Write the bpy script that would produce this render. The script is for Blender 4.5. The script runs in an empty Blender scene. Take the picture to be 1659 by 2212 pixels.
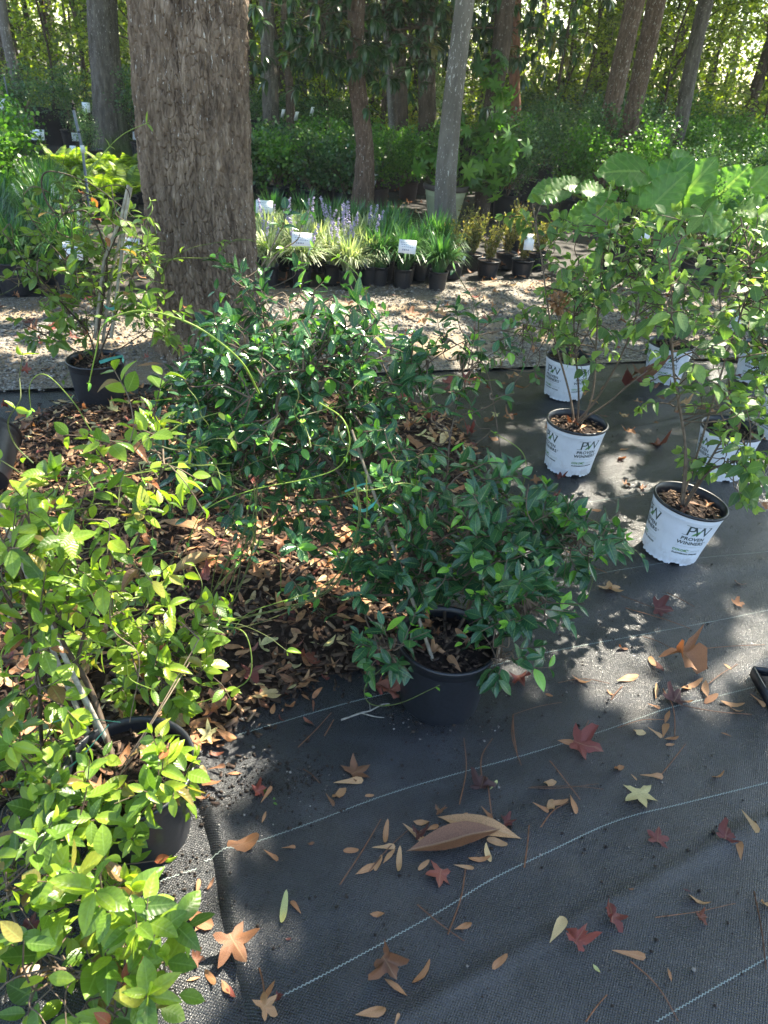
import bpy, math, random
import numpy as np
from mathutils import Matrix, Vector, Quaternion
R_ = math.radians
random.seed(7); rng = np.random.default_rng(11)
sc = bpy.context.scene
COL = sc.collection

# ------------------------------------------------------------------ camera, sky, sun, exposure
PITCH, ROLL, EYE, FPX = R_(32.0), R_(4.5), 1.6, 1534.0
_s, _c = math.sin(ROLL), math.cos(ROLL)
CAM_R = np.array([_c, _s*math.sin(PITCH), _s*math.cos(PITCH)])
CAM_U = np.array([-_s, _c*math.sin(PITCH), _c*math.cos(PITCH)])
CAM_F = np.array([0, math.cos(PITCH), -math.sin(PITCH)])
cam_data = bpy.data.cameras.new('camera'); cam = bpy.data.objects.new('camera', cam_data); COL.objects.link(cam)
cam_data.sensor_fit = 'VERTICAL'; cam_data.sensor_height = 36.0
cam_data.lens = 36.0*FPX/2212.0
cam_data.clip_start = 0.05; cam_data.clip_end = 500
cam.matrix_world = Matrix(((CAM_R[0], CAM_U[0], -CAM_F[0], 0), (CAM_R[1], CAM_U[1], -CAM_F[1], 0), (CAM_R[2], CAM_U[2], -CAM_F[2], EYE), (0, 0, 0, 1)))
cam_data.dof.use_dof = True; cam_data.dof.focus_distance = 2.4; cam_data.dof.aperture_fstop = 7.0
sc.camera = cam

SUN_AZ, SUN_EL = R_(38), R_(52)          # azimuth measured from straight ahead towards the right
SUN = np.array([math.sin(SUN_AZ)*math.cos(SUN_EL), math.cos(SUN_AZ)*math.cos(SUN_EL), math.sin(SUN_EL)])
world = bpy.data.worlds.new('World'); sc.world = world; world.use_nodes = True
wn = world.node_tree
sky = wn.nodes.new('ShaderNodeTexSky'); sky.sky_type = 'NISHITA'; sky.sun_disc = False
sky.sun_elevation = SUN_EL; sky.sun_rotation = SUN_AZ; sky.air_density = 1.2; sky.dust_density = 1.0; sky.ozone_density = 1.0
bg = wn.nodes['Background']; wn.links.new(sky.outputs[0], bg.inputs[0]); bg.inputs[1].default_value = 0.115
sl = bpy.data.lights.new('sun', 'SUN'); sl.energy = 5.0; sl.angle = R_(0.53); sl.color = (1.0, 0.91, 0.74)
so = bpy.data.objects.new('sun', sl); COL.objects.link(so)
so.rotation_mode = 'QUATERNION'; so.rotation_quaternion = Vector(tuple(SUN)).to_track_quat('Z', 'Y'); so.location = (5, 10, 14)
sc.view_settings.view_transform = 'Standard'; sc.view_settings.look = 'None'
sc.view_settings.gamma = 1.0; sc.view_settings.exposure = 2.35; sc.view_settings.use_curve_mapping = False
sc.render.engine = 'CYCLES'
sc.cycles.max_bounces = 7; sc.cycles.diffuse_bounces = 3; sc.cycles.glossy_bounces = 2; sc.cycles.transmission_bounces = 4
sc.cycles.use_denoising = True
HAZE = .0011
sc.cycles.volume_bounces = 0

# ------------------------------------------------------------------ helpers: rays, noise
def ray(u, v):
    x = (u-829.5)/FPX; y = -(v-1106)/FPX
    return CAM_R*x + CAM_U*y + CAM_F
def P(u, v, z=0.0):
    d = ray(u, v); t = (z-EYE)/d[2]
    return d*t + np.array([0, 0, EYE])
def at(u, v, Y):
    d = ray(u, v); t = Y/d[1]
    return d*t + np.array([0, 0, EYE])

def _h(ix, iy, s):
    n = (ix.astype(np.int64)*374761393 + iy.astype(np.int64)*668265263 + s*974634777) & 0x7fffffff
    n = ((n ^ (n >> 13))*1274126177) & 0x7fffffff
    return ((n ^ (n >> 16)) & 0xffff)/65535.0
def noise2(x, y, s=0):
    x = np.asarray(x, float); y = np.asarray(y, float)
    ix = np.floor(x); iy = np.floor(y); fx = x-ix; fy = y-iy
    fx = fx*fx*(3-2*fx); fy = fy*fy*(3-2*fy)
    a = _h(ix, iy, s); b = _h(ix+1, iy, s); c = _h(ix, iy+1, s); d = _h(ix+1, iy+1, s)
    return (a*(1-fx)+b*fx)*(1-fy) + (c*(1-fx)+d*fx)*fy
def fbm(x, y, s=0, o=4):
    t = 0; a = .5
    for k in range(o):
        t = t + a*noise2(x*2**k, y*2**k, s+k); a *= .5
    return t

# ------------------------------------------------------------------ helpers: meshes and objects
def mesh(name, V, F, mat=None, smooth=True, tint=None, luv=None, mi=None):
    """F: one int array (m,k), or a list of such arrays"""
    V = np.asarray(V, np.float32)
    if isinstance(F, np.ndarray): F = [F]
    F = [np.asarray(f, np.int32) for f in F if len(f)]
    me = bpy.data.meshes.new(name)
    me.vertices.add(len(V)); me.vertices.foreach_set('co', V.ravel())
    nl = sum(f.size for f in F); npoly = sum(len(f) for f in F)
    me.loops.add(nl); me.polygons.add(npoly)
    me.loops.foreach_set('vertex_index', np.concatenate([f.ravel() for f in F]))
    tot = np.concatenate([np.full(len(f), f.shape[1], np.int32) for f in F])
    st = np.concatenate([[0], np.cumsum(tot)[:-1]]).astype(np.int32)
    me.polygons.foreach_set('loop_start', st)
    try: me.polygons.foreach_set('loop_total', tot)
    except Exception: pass
    if smooth: me.polygons.foreach_set('use_smooth', np.ones(npoly, bool))
    if mi is not None: me.polygons.foreach_set('material_index', np.asarray(mi, np.int32))
    if tint is not None:
        a = me.attributes.new('tint', 'FLOAT', 'POINT'); a.data.foreach_set('value', np.asarray(tint, np.float32))
    if luv is not None:
        a = me.attributes.new('luv', 'FLOAT_VECTOR', 'POINT')
        l3 = np.zeros((len(V), 3), np.float32); l3[:, :2] = luv; a.data.foreach_set('vector', l3.ravel())
    me.update(calc_edges=True)
    if mat is not None:
        for m in (mat if isinstance(mat, (list, tuple)) else [mat]): me.materials.append(m)
    return me
def link(name, me, parent=None, loc=(0, 0, 0), t=None):
    o = bpy.data.objects.new(name, me); COL.objects.link(o)
    o.location = tuple(loc)
    if parent is not None: o.parent = parent
    o.color = (t if t is not None else 0.0, 0, 0, 1)
    return o
def tag(o, label=None, cat=None, group=None, kind=None):
    if label: o['label'] = label
    if cat: o['category'] = cat
    if group: o['group'] = group
    if kind: o['kind'] = kind
    return o
def thing(name, label, cat, loc=(0, 0, 0), group=None, rz=0.0):
    o = bpy.data.objects.new(name, None); COL.objects.link(o)
    o.location = tuple(float(a) for a in loc); o.rotation_euler = (0, 0, rz); o.empty_display_size = .1
    return tag(o, label, cat, group)
_kids = {}
def copy_tree(o, parent=None, kids=None):
    c = o.copy(); COL.objects.link(c); c.parent = parent
    for ch in (kids if kids is not None else o.children): copy_tree(ch, c)
    return c

class Geo:
    def __init__(s): s.V = []; s.F = {}; s.T = []; s.L = []; s.n = 0
    def add(s, V, F, t=0.0, luv=None):
        V = np.asarray(V, float)
        for f in (F if isinstance(F, list) else [F]):
            f = np.asarray(f)
            if f.size: s.F.setdefault(f.shape[1], []).append(f+s.n)
        s.V.append(V); s.n += len(V)
        s.T.append(np.full(len(V), t) if np.isscalar(t) else t)
        s.L.append(luv if luv is not None else np.zeros((len(V), 2)))
        return s
    def mesh(s, name, mat, smooth=True, off=(0, 0, 0)):
        return mesh(name, np.concatenate(s.V)-np.asarray(off), [np.concatenate(f) for f in s.F.values()], mat, smooth, np.concatenate(s.T), np.concatenate(s.L))
    def link(s, name, mat, parent=None, smooth=True):
        off = np.array(parent.location) if parent is not None else np.zeros(3)
        return link(name, s.mesh(name, mat, smooth, off), parent)

def grid_faces(nr, nc, wrap=False):
    r = np.arange(nr-1)[:, None]; c = np.arange(nc if wrap else nc-1)[None, :]
    a = r*nc+c; b = r*nc+(c+1) % nc
    return np.stack([a, b, b+nc, a+nc], -1).reshape(-1, 4)
def catmull(pts, n=8):
    p = np.asarray(pts, float)
    if len(p) < 3:
        t = np.linspace(0, 1, n+1)[:, None]; return p[0]*(1-t)+p[-1]*t
    q = np.vstack([2*p[0]-p[1], p, 2*p[-1]-p[-2]]); out = []
    for i in range(1, len(q)-2):
        t = np.linspace(0, 1, n, endpoint=False)[:, None]
        a, b, c, d = q[i-1], q[i], q[i+1], q[i+2]
        out.append(.5*((2*b)+(-a+c)*t+(2*a-5*b+4*c-d)*t*t+(-a+3*b-3*c+d)*t**3))
    out.append(p[-1:]); return np.vstack(out)
def tube(g, pts, r0, r1=None, k=5, t=0.0, cap=False):
    pts = np.asarray(pts, float); n = len(pts)
    r = np.linspace(r0, r0 if r1 is None else r1, n) if np.isscalar(r0) else np.asarray(r0)
    d = np.gradient(pts, axis=0); d /= (np.linalg.norm(d, axis=1)[:, None]+1e-9)
    ref = np.array([0.13, 0.21, .97]) if abs(d[:, 2]).mean() < .8 else np.array([.9, .3, .1])
    a = np.cross(d, ref); a /= (np.linalg.norm(a, axis=1)[:, None]+1e-9); b = np.cross(d, a)
    th = np.linspace(0, 2*np.pi, k, endpoint=False)
    V = pts[:, None]+r[:, None, None]*(a[:, None]*np.cos(th)[None, :, None]+b[:, None]*np.sin(th)[None, :, None])
    F = [grid_faces(n, k, True)]
    if cap and k == 4: F.append(np.array([[0, 1, 2, 3]])); F.append(np.array([[3, 2, 1, 0]])+(n-1)*k)
    g.add(V.reshape(-1, 3), F, t); return g
def lathe(prof, k=40, fn=None):
    prof = np.asarray(prof, float); th = np.linspace(0, 2*np.pi, k, endpoint=False)
    V = np.stack([prof[:, 0][:, None]*np.cos(th), prof[:, 0][:, None]*np.sin(th), np.repeat(prof[:, 1][:, None], k, 1)], -1)
    if fn: V = fn(V, th)
    return V.reshape(-1, 3), grid_faces(len(prof), k, True)
def box(g, c, h, R=None, t=0.0):
    s = np.array([[x, y, z] for x in (-1, 1) for y in (-1, 1) for z in (-1, 1)], float)*np.asarray(h)
    if R is not None: s = s@np.asarray(R).T
    F = np.array([[0, 1, 3, 2], [4, 6, 7, 5], [0, 4, 5, 1], [2, 3, 7, 6], [0, 2, 6, 4], [1, 5, 7, 3]])
    g.add(s+np.asarray(c), F, t); return g

# templates: (V, F, luv)
def inst(g, T, M, loc, tint=0.0):
    V, F, L = T; M = np.asarray(M); loc = np.asarray(loc); N = len(loc)
    if N == 0: return g
    W = np.einsum('nij,vj->nvi', M, V)+loc[:, None]
    n = len(V)
    for f in (F if isinstance(F, list) else [F]):
        ff = (f[None]+(np.arange(N)*n)[:, None, None]).reshape(-1, f.shape[1])
        g.F.setdefault(f.shape[1], []).append(ff+g.n)
    g.V.append(W.reshape(-1, 3)); g.n += N*n
    tt = np.asarray(tint)*np.ones(N); g.T.append(np.repeat(tt, n)); g.L.append(np.tile(L, (N, 1)))
    return g
def unit(a): return a/(np.linalg.norm(a, axis=-1, keepdims=True)+1e-9)
def frames(d, up, size, wid=1.0):
    """rows: rotation matrices with y along d, z near up; scaled"""
    d = unit(np.asarray(d, float)); up = np.asarray(up, float)*np.ones_like(d)
    x = unit(np.cross(d, up)); z = np.cross(x, d)
    size = np.asarray(size)*np.ones(len(d))
    M = np.stack([x*wid, d, z], -1)
    return M*size[:, None, None]
def randdir(n): return unit(rng.normal(size=(n, 3)))

def leaf_T(w=.24, rows=6, fold=.18, curl=.25, tip=1.0, wave=0.0, cols=3, prof=None, seed=0):
    t = np.linspace(0, 1, rows)
    if prof is None:
        hw = w*np.sin(np.pi*np.clip(t, 0, 1)**(.85/tip))**.8
        hw[0] = .02; hw[-1] = .008
    else: hw = np.interp(t, np.linspace(0, 1, len(prof)), prof)*w
    xs = np.linspace(-1, 1, cols)
    X = hw[:, None]*xs[None]
    Y = np.repeat(t[:, None], cols, 1)
    Z = fold*np.abs(X) - curl*t[:, None]**2 + wave*np.sin(t[:, None]*14+xs[None]*2.0+seed)*np.abs(xs)[None]*.5
    a = curl*.5
    V = np.stack([X, Y*(1-a*.25*Y), Z], -1).reshape(-1, 3)
    L = np.stack([(Y).ravel(), np.repeat(xs[None], rows, 0).ravel()], -1)
    return V, grid_faces(rows, cols), L
LEAF = [leaf_T(.25, 7, .25, .22, cols=5, wave=.01), leaf_T(.22, 7, .45, .32, cols=5, wave=.015, seed=2), leaf_T(.29, 7, .15, .10, cols=5, wave=.02, seed=4), leaf_T(.24, 7, .3, -.12, cols=5, seed=1), leaf_T(.2, 7, .7, .5, cols=5, wave=.02, seed=5)]
QUAD = (np.array([[0, 0, 0], [.28, .45, .05], [0, 1, -.08], [-.28, .45, .05]], float), np.array([[0, 1, 2, 3]]), np.array([[0, 0], [.5, 1], [1, 0], [.5, -1]], float))
SMALL = leaf_T(.27, 4, .25, .15)

# ------------------------------------------------------------------ materials
def new_mat(name):
    m = bpy.data.materials.new(name); m.use_nodes = True; nt = m.node_tree
    return m, nt, nt.nodes['Principled BSDF'], nt.nodes['Material Output']
def ND(nt, typ, **kw):
    n = nt.nodes.new(typ)
    for k, v in kw.items(): setattr(n, k, v)
    return n
def ramp(nt, fac, stops, interp='LINEAR'):
    r = ND(nt, 'ShaderNodeValToRGB'); r.color_ramp.interpolation = interp
    e = r.color_ramp.elements
    e[0].position, e[0].color = stops[0][0], (*stops[0][1], 1)
    e[1].position, e[1].color = stops[-1][0], (*stops[-1][1], 1)
    for p, c in stops[1:-1]:
        k = e.new(p); k.color = (*c, 1)
    nt.links.new(fac, r.inputs[0]); return r.outputs[0]
def noise_node(nt, scale, detail=4, vec=None, rough=.5):
    n = ND(nt, 'ShaderNodeTexNoise'); n.inputs['Scale'].default_value = scale; n.inputs['Detail'].default_value = detail; n.inputs['Roughness'].default_value = rough
    if vec is not None: nt.links.new(vec, n.inputs['Vector'])
    return n.outputs[0]
def coords(nt, which='Object', scale=(1, 1, 1), rot=(0, 0, 0)):
    tc = ND(nt, 'ShaderNodeTexCoord'); mp = ND(nt, 'ShaderNodeMapping')
    mp.inputs['Scale'].default_value = scale; mp.inputs['Rotation'].default_value = rot
    nt.links.new(tc.outputs[which], mp.inputs[0]); return mp.outputs[0]
def math_n(nt, op, a, b=0.5, c=None):
    n = ND(nt, 'ShaderNodeMath', operation=op)
    for i, x in enumerate((a, b) if c is None else (a, b, c)):
        if isinstance(x, (int, float)): n.inputs[i].default_value = x
        else: nt.links.new(x, n.inputs[i])
    return n.outputs[0]
def mixc(nt, fac, a, b, blend='MIX'):
    n = ND(nt, 'ShaderNodeMix', data_type='RGBA', blend_type=blend)
    for key, x in ((0, fac), (6, a), (7, b)):
        if isinstance(x, (int, float)): n.inputs[key].default_value = x
        elif isinstance(x, tuple): n.inputs[key].default_value = (*x, 1)
        else: nt.links.new(x, n.inputs[key])
    return n.outputs[2]
def bump(nt, p, h, strength=.4, dist=.01):
    b = ND(nt, 'ShaderNodeBump'); b.inputs['Strength'].default_value = strength; b.inputs['Distance'].default_value = dist
    nt.links.new(h, b.inputs['Height']); nt.links.new(b.outputs[0], p.inputs['Normal']); return b
def tint_value(nt):
    a = ND(nt, 'ShaderNodeAttribute', attribute_name='tint'); oi = ND(nt, 'ShaderNodeObjectInfo')
    s = ND(nt, 'ShaderNodeSeparateColor'); nt.links.new(oi.outputs['Color'], s.inputs[0])
    return math_n(nt, 'ADD', a.outputs['Fac'], s.outputs[0])
def leaf_mat(name, stops, trans=.4, rough=.38, vein=.5, tboost=(1.5, 1.6, .6), spec=.5, patch=.0):
    m, nt, p, out = new_mat(name)
    t = tint_value(nt)
    col = ramp(nt, t, stops)
    nz = noise_node(nt, 9.0, 3, coords(nt))
    col = mixc(nt, .35, col, ramp(nt, nz, [(.3, (.55, .55, .55)), (.7, (1.5, 1.5, 1.4))]), 'MULTIPLY')
    if vein:
        L = ND(nt, 'ShaderNodeAttribute', attribute_name='luv'); sp = ND(nt, 'ShaderNodeSeparateXYZ'); nt.links.new(L.outputs['Vector'], sp.inputs[0])
        ax = math_n(nt, 'ABSOLUTE', sp.outputs[1])
        mid = math_n(nt, 'LESS_THAN', ax, .07)
        w = math_n(nt, 'SINE', math_n(nt, 'ADD', math_n(nt, 'MULTIPLY', sp.outputs[0], 46.0), math_n(nt, 'MULTIPLY', ax, -7.0)))
        lat = math_n(nt, 'GREATER_THAN', w, .93)
        f = math_n(nt, 'MULTIPLY', math_n(nt, 'MAXIMUM', mid, math_n(nt, 'MULTIPLY', lat, .45)), vein)
        col = mixc(nt, f, col, mixc(nt, .5, col, (.35, .5, .16)))
        bump(nt, p, w, .12, .002)
    nt.links.new(col, p.inputs['Base Color']); p.inputs['Roughness'].default_value = rough
    p.inputs['Specular IOR Level'].default_value = spec
    tr = ND(nt, 'ShaderNodeBsdfTranslucent'); nt.links.new(mixc(nt, 1.0, col, tboost, 'MULTIPLY'), tr.inputs[0])
    mx = ND(nt, 'ShaderNodeMixShader'); mx.inputs[0].default_value = trans
    nt.links.new(p.outputs[0], mx.inputs[1]); nt.links.new(tr.outputs[0], mx.inputs[2]); nt.links.new(mx.outputs[0], out.inputs[0])
    return m
def plain(name, col, rough=.6, nscale=20, var=.25, bmp=.0, spec=.5, bscale=None):
    m, nt, p, out = new_mat(name)
    v = coords(nt); n = noise_node(nt, nscale, 5, v)
    a = tuple(c*(1-var) for c in col); b = tuple(min(1, c*(1+var)) for c in col)
    nt.links.new(ramp(nt, n, [(.3, a), (.7, b)]), p.inputs['Base Color']); p.inputs['Roughness'].default_value = rough
    p.inputs['Specular IOR Level'].default_value = spec
    if bmp: bump(nt, p, noise_node(nt, bscale or nscale*4, 4, v), bmp, .005)
    return m
def tinted(name, stops, rough=.7, nscale=40, trans=0.0, bmp=.2, spec=.3):
    m, nt, p, out = new_mat(name)
    v = coords(nt); n = noise_node(nt, nscale, 5, v)
    col = ramp(nt, tint_value(nt), stops)
    col = mixc(nt, .7, col, ramp(nt, n, [(.32, (.45, .42, .4)), (.62, (1.15, 1.12, 1.1))]), 'MULTIPLY')
    nt.links.new(col, p.inputs['Base Color']); p.inputs['Roughness'].default_value = rough; p.inputs['Specular IOR Level'].default_value = spec
    if bmp: bump(nt, p, n, bmp, .004)
    if trans:
        tr = ND(nt, 'ShaderNodeBsdfTranslucent'); nt.links.new(mixc(nt, 1.0, col, (1.4, 1.0, .6), 'MULTIPLY'), tr.inputs[0])
        mx = ND(nt, 'ShaderNodeMixShader'); mx.inputs[0].default_value = trans
        nt.links.new(p.outputs[0], mx.inputs[1]); nt.links.new(tr.outputs[0], mx.inputs[2]); nt.links.new(mx.outputs[0], out.inputs[0])
    return m
def bark_mat(name, dark, mid, light, lichen=.0, lcol=(.5, .52, .48), scale=1.0, moss=False):
    m, nt, p, out = new_mat(name)
    v = coords(nt, 'Object', (28*scale, 28*scale, 7*scale)); v1 = coords(nt)
    n = noise_node(nt, 1.0, 6, v, .65); n2 = noise_node(nt, 3.0*scale, 3, v1)
    col = ramp(nt, n, [(.3, dark), (.52, mid), (.72, light)])
    col = mixc(nt, .5, col, ramp(nt, n2, [(.3, (.6, .57, .55)), (.7, (1.25, 1.25, 1.25))]), 'MULTIPLY')
    if lichen:
        n3 = noise_node(nt, 1.0, 3, coords(nt, 'Object', (75, 75, 24)), .6); n4 = noise_node(nt, 1.3, 2, v1)
        th = math_n(nt, 'ADD', math_n(nt, 'MULTIPLY', n4, .22), n3)
        f = ramp(nt, th, [(.80-lichen*.12, (0, 0, 0)), (.83-lichen*.12, (1, 1, 1))])
        col = mixc(nt, math_n(nt, 'MULTIPLY', f, .85), col, lcol)
    if moss:
        g = ND(nt, 'ShaderNodeNewGeometry'); sp = ND(nt, 'ShaderNodeSeparateXYZ'); nt.links.new(g.outputs['Position'], sp.inputs[0])
        mf = math_n(nt, 'MULTIPLY', ramp(nt, sp.outputs[2], [(.15, (1, 1, 1)), (1.0, (0, 0, 0))]), ramp(nt, n2, [(.4, (0, 0, 0)), (.55, (1, 1, 1))]))
        col = mixc(nt, mf, col, (.05, .08, .02))
    nt.links.new(col, p.inputs['Base Color']); p.inputs['Roughness'].default_value = .85; p.inputs['Specular IOR Level'].default_value = .25
    bump(nt, p, n, .85, .016/scale)
    return m

G_DARK = [(0, (.016, .058, .026)), (.45, (.03, .098, .042)), (.78, (.052, .145, .045)), (.84, (.12, .31, .035)), (1, (.22, .43, .05))]
G_YEL = [(0, (.045, .10, .02)), (.3, (.12, .22, .025)), (.72, (.27, .38, .035)), (.84, (.36, .41, .05)), (.90, (.22, .17, .05)), (.96, (.20, .10, .05)), (1, (.42, .09, .05))]
G_MID = [(0, (.06, .12, .025)), (.5, (.12, .21, .035)), (.85, (.21, .31, .05)), (.95, (.20, .16, .05)), (1, (.35, .10, .05))]
G_HYD = [(0, (.05, .11, .04)), (.45, (.10, .19, .055)), (.7, (.17, .26, .09)), (.82, (.22, .34, .08)), (1, (.36, .46, .12))]
M_dark = leaf_mat('waxy dark leaf', G_DARK, .22, .22, .55)
M_yel = leaf_mat('yellow green leaf', G_YEL, .42, .36, .5)
M_midg = leaf_mat('olive green leaf', G_MID, .40, .40, .4)
M_hyd = leaf_mat('soft shrub leaf', G_HYD, .40, .5, .45)
M_shrub = leaf_mat('small shrub leaf', [(0, (.03, .08, .035)), (.6, (.075, .16, .058)), (1, (.19, .29, .085))], .28, .28, 0)
M_fresh = leaf_mat('fresh green leaf', [(0, (.04, .11, .025)), (.6, (.09, .22, .03)), (1, (.2, .36, .06))], .42, .4, 0)
M_fern = leaf_mat('fern leaf', [(0, (.09, .17, .02)), (.5, (.2, .31, .03)), (1, (.4, .5, .06))], .45, .45, 0)
M_var = leaf_mat('striped blade', [(0, (.12, .19, .07)), (.5, (.30, .37, .22)), (1, (.58, .61, .42))], .3, .45, 0)
M_blade = leaf_mat('green blade', [(0, (.022, .08, .03)), (.6, (.05, .15, .045)), (1, (.12, .25, .06))], .3, .35, 0)
M_bronze = leaf_mat('bronze shoot', [(0, (.06, .09, .02)), (.5, (.19, .19, .05)), (1, (.33, .26, .1))], .35, .5, 0)
M_gold = leaf_mat('golden leaf', [(0, (.3, .3, .03)), (1, (.6, .5, .1))], .35, .5, 0)
M_white = leaf_mat('cream edged leaf', [(0, (.15, .25, .08)), (1, (.6, .62, .42))], .35, .5, 0)
M_forest = leaf_mat('woodland leaf', [(0, (.05, .085, .018)), (.5, (.12, .19, .025)), (1, (.28, .35, .045))], .5, .4, 0, (1.9, 1.9, .5))
M_magn = leaf_mat('long glossy leaf', [(0, (.02, .055, .022)), (.9, (.045, .1, .035)), (1, (.3, .2, .06))], .28, .3, 0)
M_ear = leaf_mat('elephant ear leaf', [(0, (.08, .19, .05)), (1, (.15, .30, .07))], .42, .42, .9)
M_purple = plain('purple flower', (.38, .33, .50), .6, 60, .3)
M_whitefl = plain('white flower', (.7, .72, .62), .6, 60, .2)
M_stemg = tinted('green stem', [(0, (.07, .05, .035)), (.5, (.09, .12, .03)), (1, (.22, .33, .05))], .5, 60)
M_stemb = tinted('brown stem', [(0, (.05, .035, .025)), (.5, (.11, .08, .055)), (1, (.22, .17, .12))], .7, 60)
M_stemgrey = tinted('lichened grey stem', [(0, (.16, .15, .13)), (1, (.33, .31, .27))], .8, 90, bmp=.5)
M_bamboo = tinted('old bamboo', [(0, (.22, .17, .10)), (1, (.36, .34, .28))], .65, 40)
M_pot = plain('black pot plastic', (.013, .015, .020), .38, 90, .35, .06, .5, 300)
M_potb = plain('brown pot plastic', (.05, .033, .032), .45, 60, .2)
M_potw = plain('white pot plastic', (.66, .70, .76), .42, 7, .07, .03)
_nt = M_potw.node_tree; _p = _nt.nodes['Principled BSDF']; _src = _p.inputs['Base Color'].links[0].from_socket
_tc = ND(_nt, 'ShaderNodeTexCoord'); _sp = ND(_nt, 'ShaderNodeSeparateXYZ'); _nt.links.new(_tc.outputs['Object'], _sp.inputs[0])
_lo = ramp(_nt, _sp.outputs[2], [(0, (1, 1, 1)), (.09, (.25, .25, .25)), (.25, (.12, .12, .12))]); _nz = ramp(_nt, noise_node(_nt, 26, 6, _tc.outputs['Object'], .7), [(.48, (0, 0, 0)), (.62, (1, 1, 1))])
_nt.links.new(mixc(_nt, math_n(_nt, 'MULTIPLY', math_n(_nt, 'MULTIPLY', _lo, _nz), .32), _src, (.20, .15, .10)), _p.inputs['Base Color'])
M_print = plain('dark green print', (.03, .055, .055), .5, 40, .1)
M_printg = plain('leaf green print', (.10, .26, .08), .5, 40, .1)
M_printl = plain('pale grey print', (.42, .47, .48), .5, 40, .1)
M_planter = plain('sage green planter', (.40, .44, .27), .5, 6, .12, .05)
M_planterrim = plain('dark planter rim', (.055, .042, .036), .6, 12, .25)
M_soil = plain('potting soil', (.020, .013, .010), .95, 70, .6, .8, .2)
M_tie = plain('teal tape', (.10, .42, .36), .45, 30, .15)
M_card = plain('white card', (.72, .76, .80), .4, 12, .04)
M_ink = plain('card print', (.25, .28, .36), .6, 30, .2)
M_pvc = plain('grey pipe', (.15, .18, .24), .4, 14, .15)
M_clamp = plain('white clamp', (.68, .7, .7), .5, 20, .1)
M_net = plain('black fence cloth', (.012, .012, .013), .8, 12, .4, .2, .2)
M_wood = bark_mat('weathered post', (.06, .045, .03), (.12, .09, .06), (.2, .16, .12))
LIT = [(0, (.05, .022, .02)), (.18, (.14, .035, .03)), (.3, (.28, .07, .05)), (.42, (.16, .075, .04)), (.6, (.36, .17, .075)), (.8, (.46, .28, .14)), (.93, (.56, .45, .22)), (1, (.48, .5, .2))]
M_dead = tinted('dry fallen leaf', LIT, .55, 45, .16, .35, .4)
_nt = M_dead.node_tree; _p = _nt.nodes['Principled BSDF']; _src = _p.inputs['Base Color'].links[0].from_socket
_L = ND(_nt, 'ShaderNodeAttribute', attribute_name='luv'); _s2 = ND(_nt, 'ShaderNodeSeparateXYZ'); _nt.links.new(_L.outputs['Vector'], _s2.inputs[0])
_mid = math_n(_nt, 'LESS_THAN', math_n(_nt, 'ABSOLUTE', _s2.outputs[1]), .022)
_bl = ramp(_nt, noise_node(_nt, 130, 3, coords(_nt), .6), [(.55, (0, 0, 0)), (.66, (1, 1, 1))])
_c1 = mixc(_nt, math_n(_nt, 'MULTIPLY', _mid, .2), _src, (.5, .36, .2)); _c2 = mixc(_nt, math_n(_nt, 'MULTIPLY', _bl, .55), _c1, (.06, .035, .02)); _nt.links.new(_c2, _p.inputs['Base Color'])
M_needle = tinted('pine needle', [(0, (.07, .035, .02)), (1, (.27, .12, .06))], .5, 50)
M_chip = tinted('bark chip', [(0, (.025, .015, .011)), (.4, (.06, .038, .026)), (.75, (.17, .11, .07)), (1, (.42, .30, .18))], .85, 60, 0, .6)
M_stone = tinted('gravel stone', [(0, (.08, .075, .068)), (.5, (.20, .19, .17)), (.85, (.36, .34, .31)), (1, (.52, .52, .53))], .75, 60, 0, .3)

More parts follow.
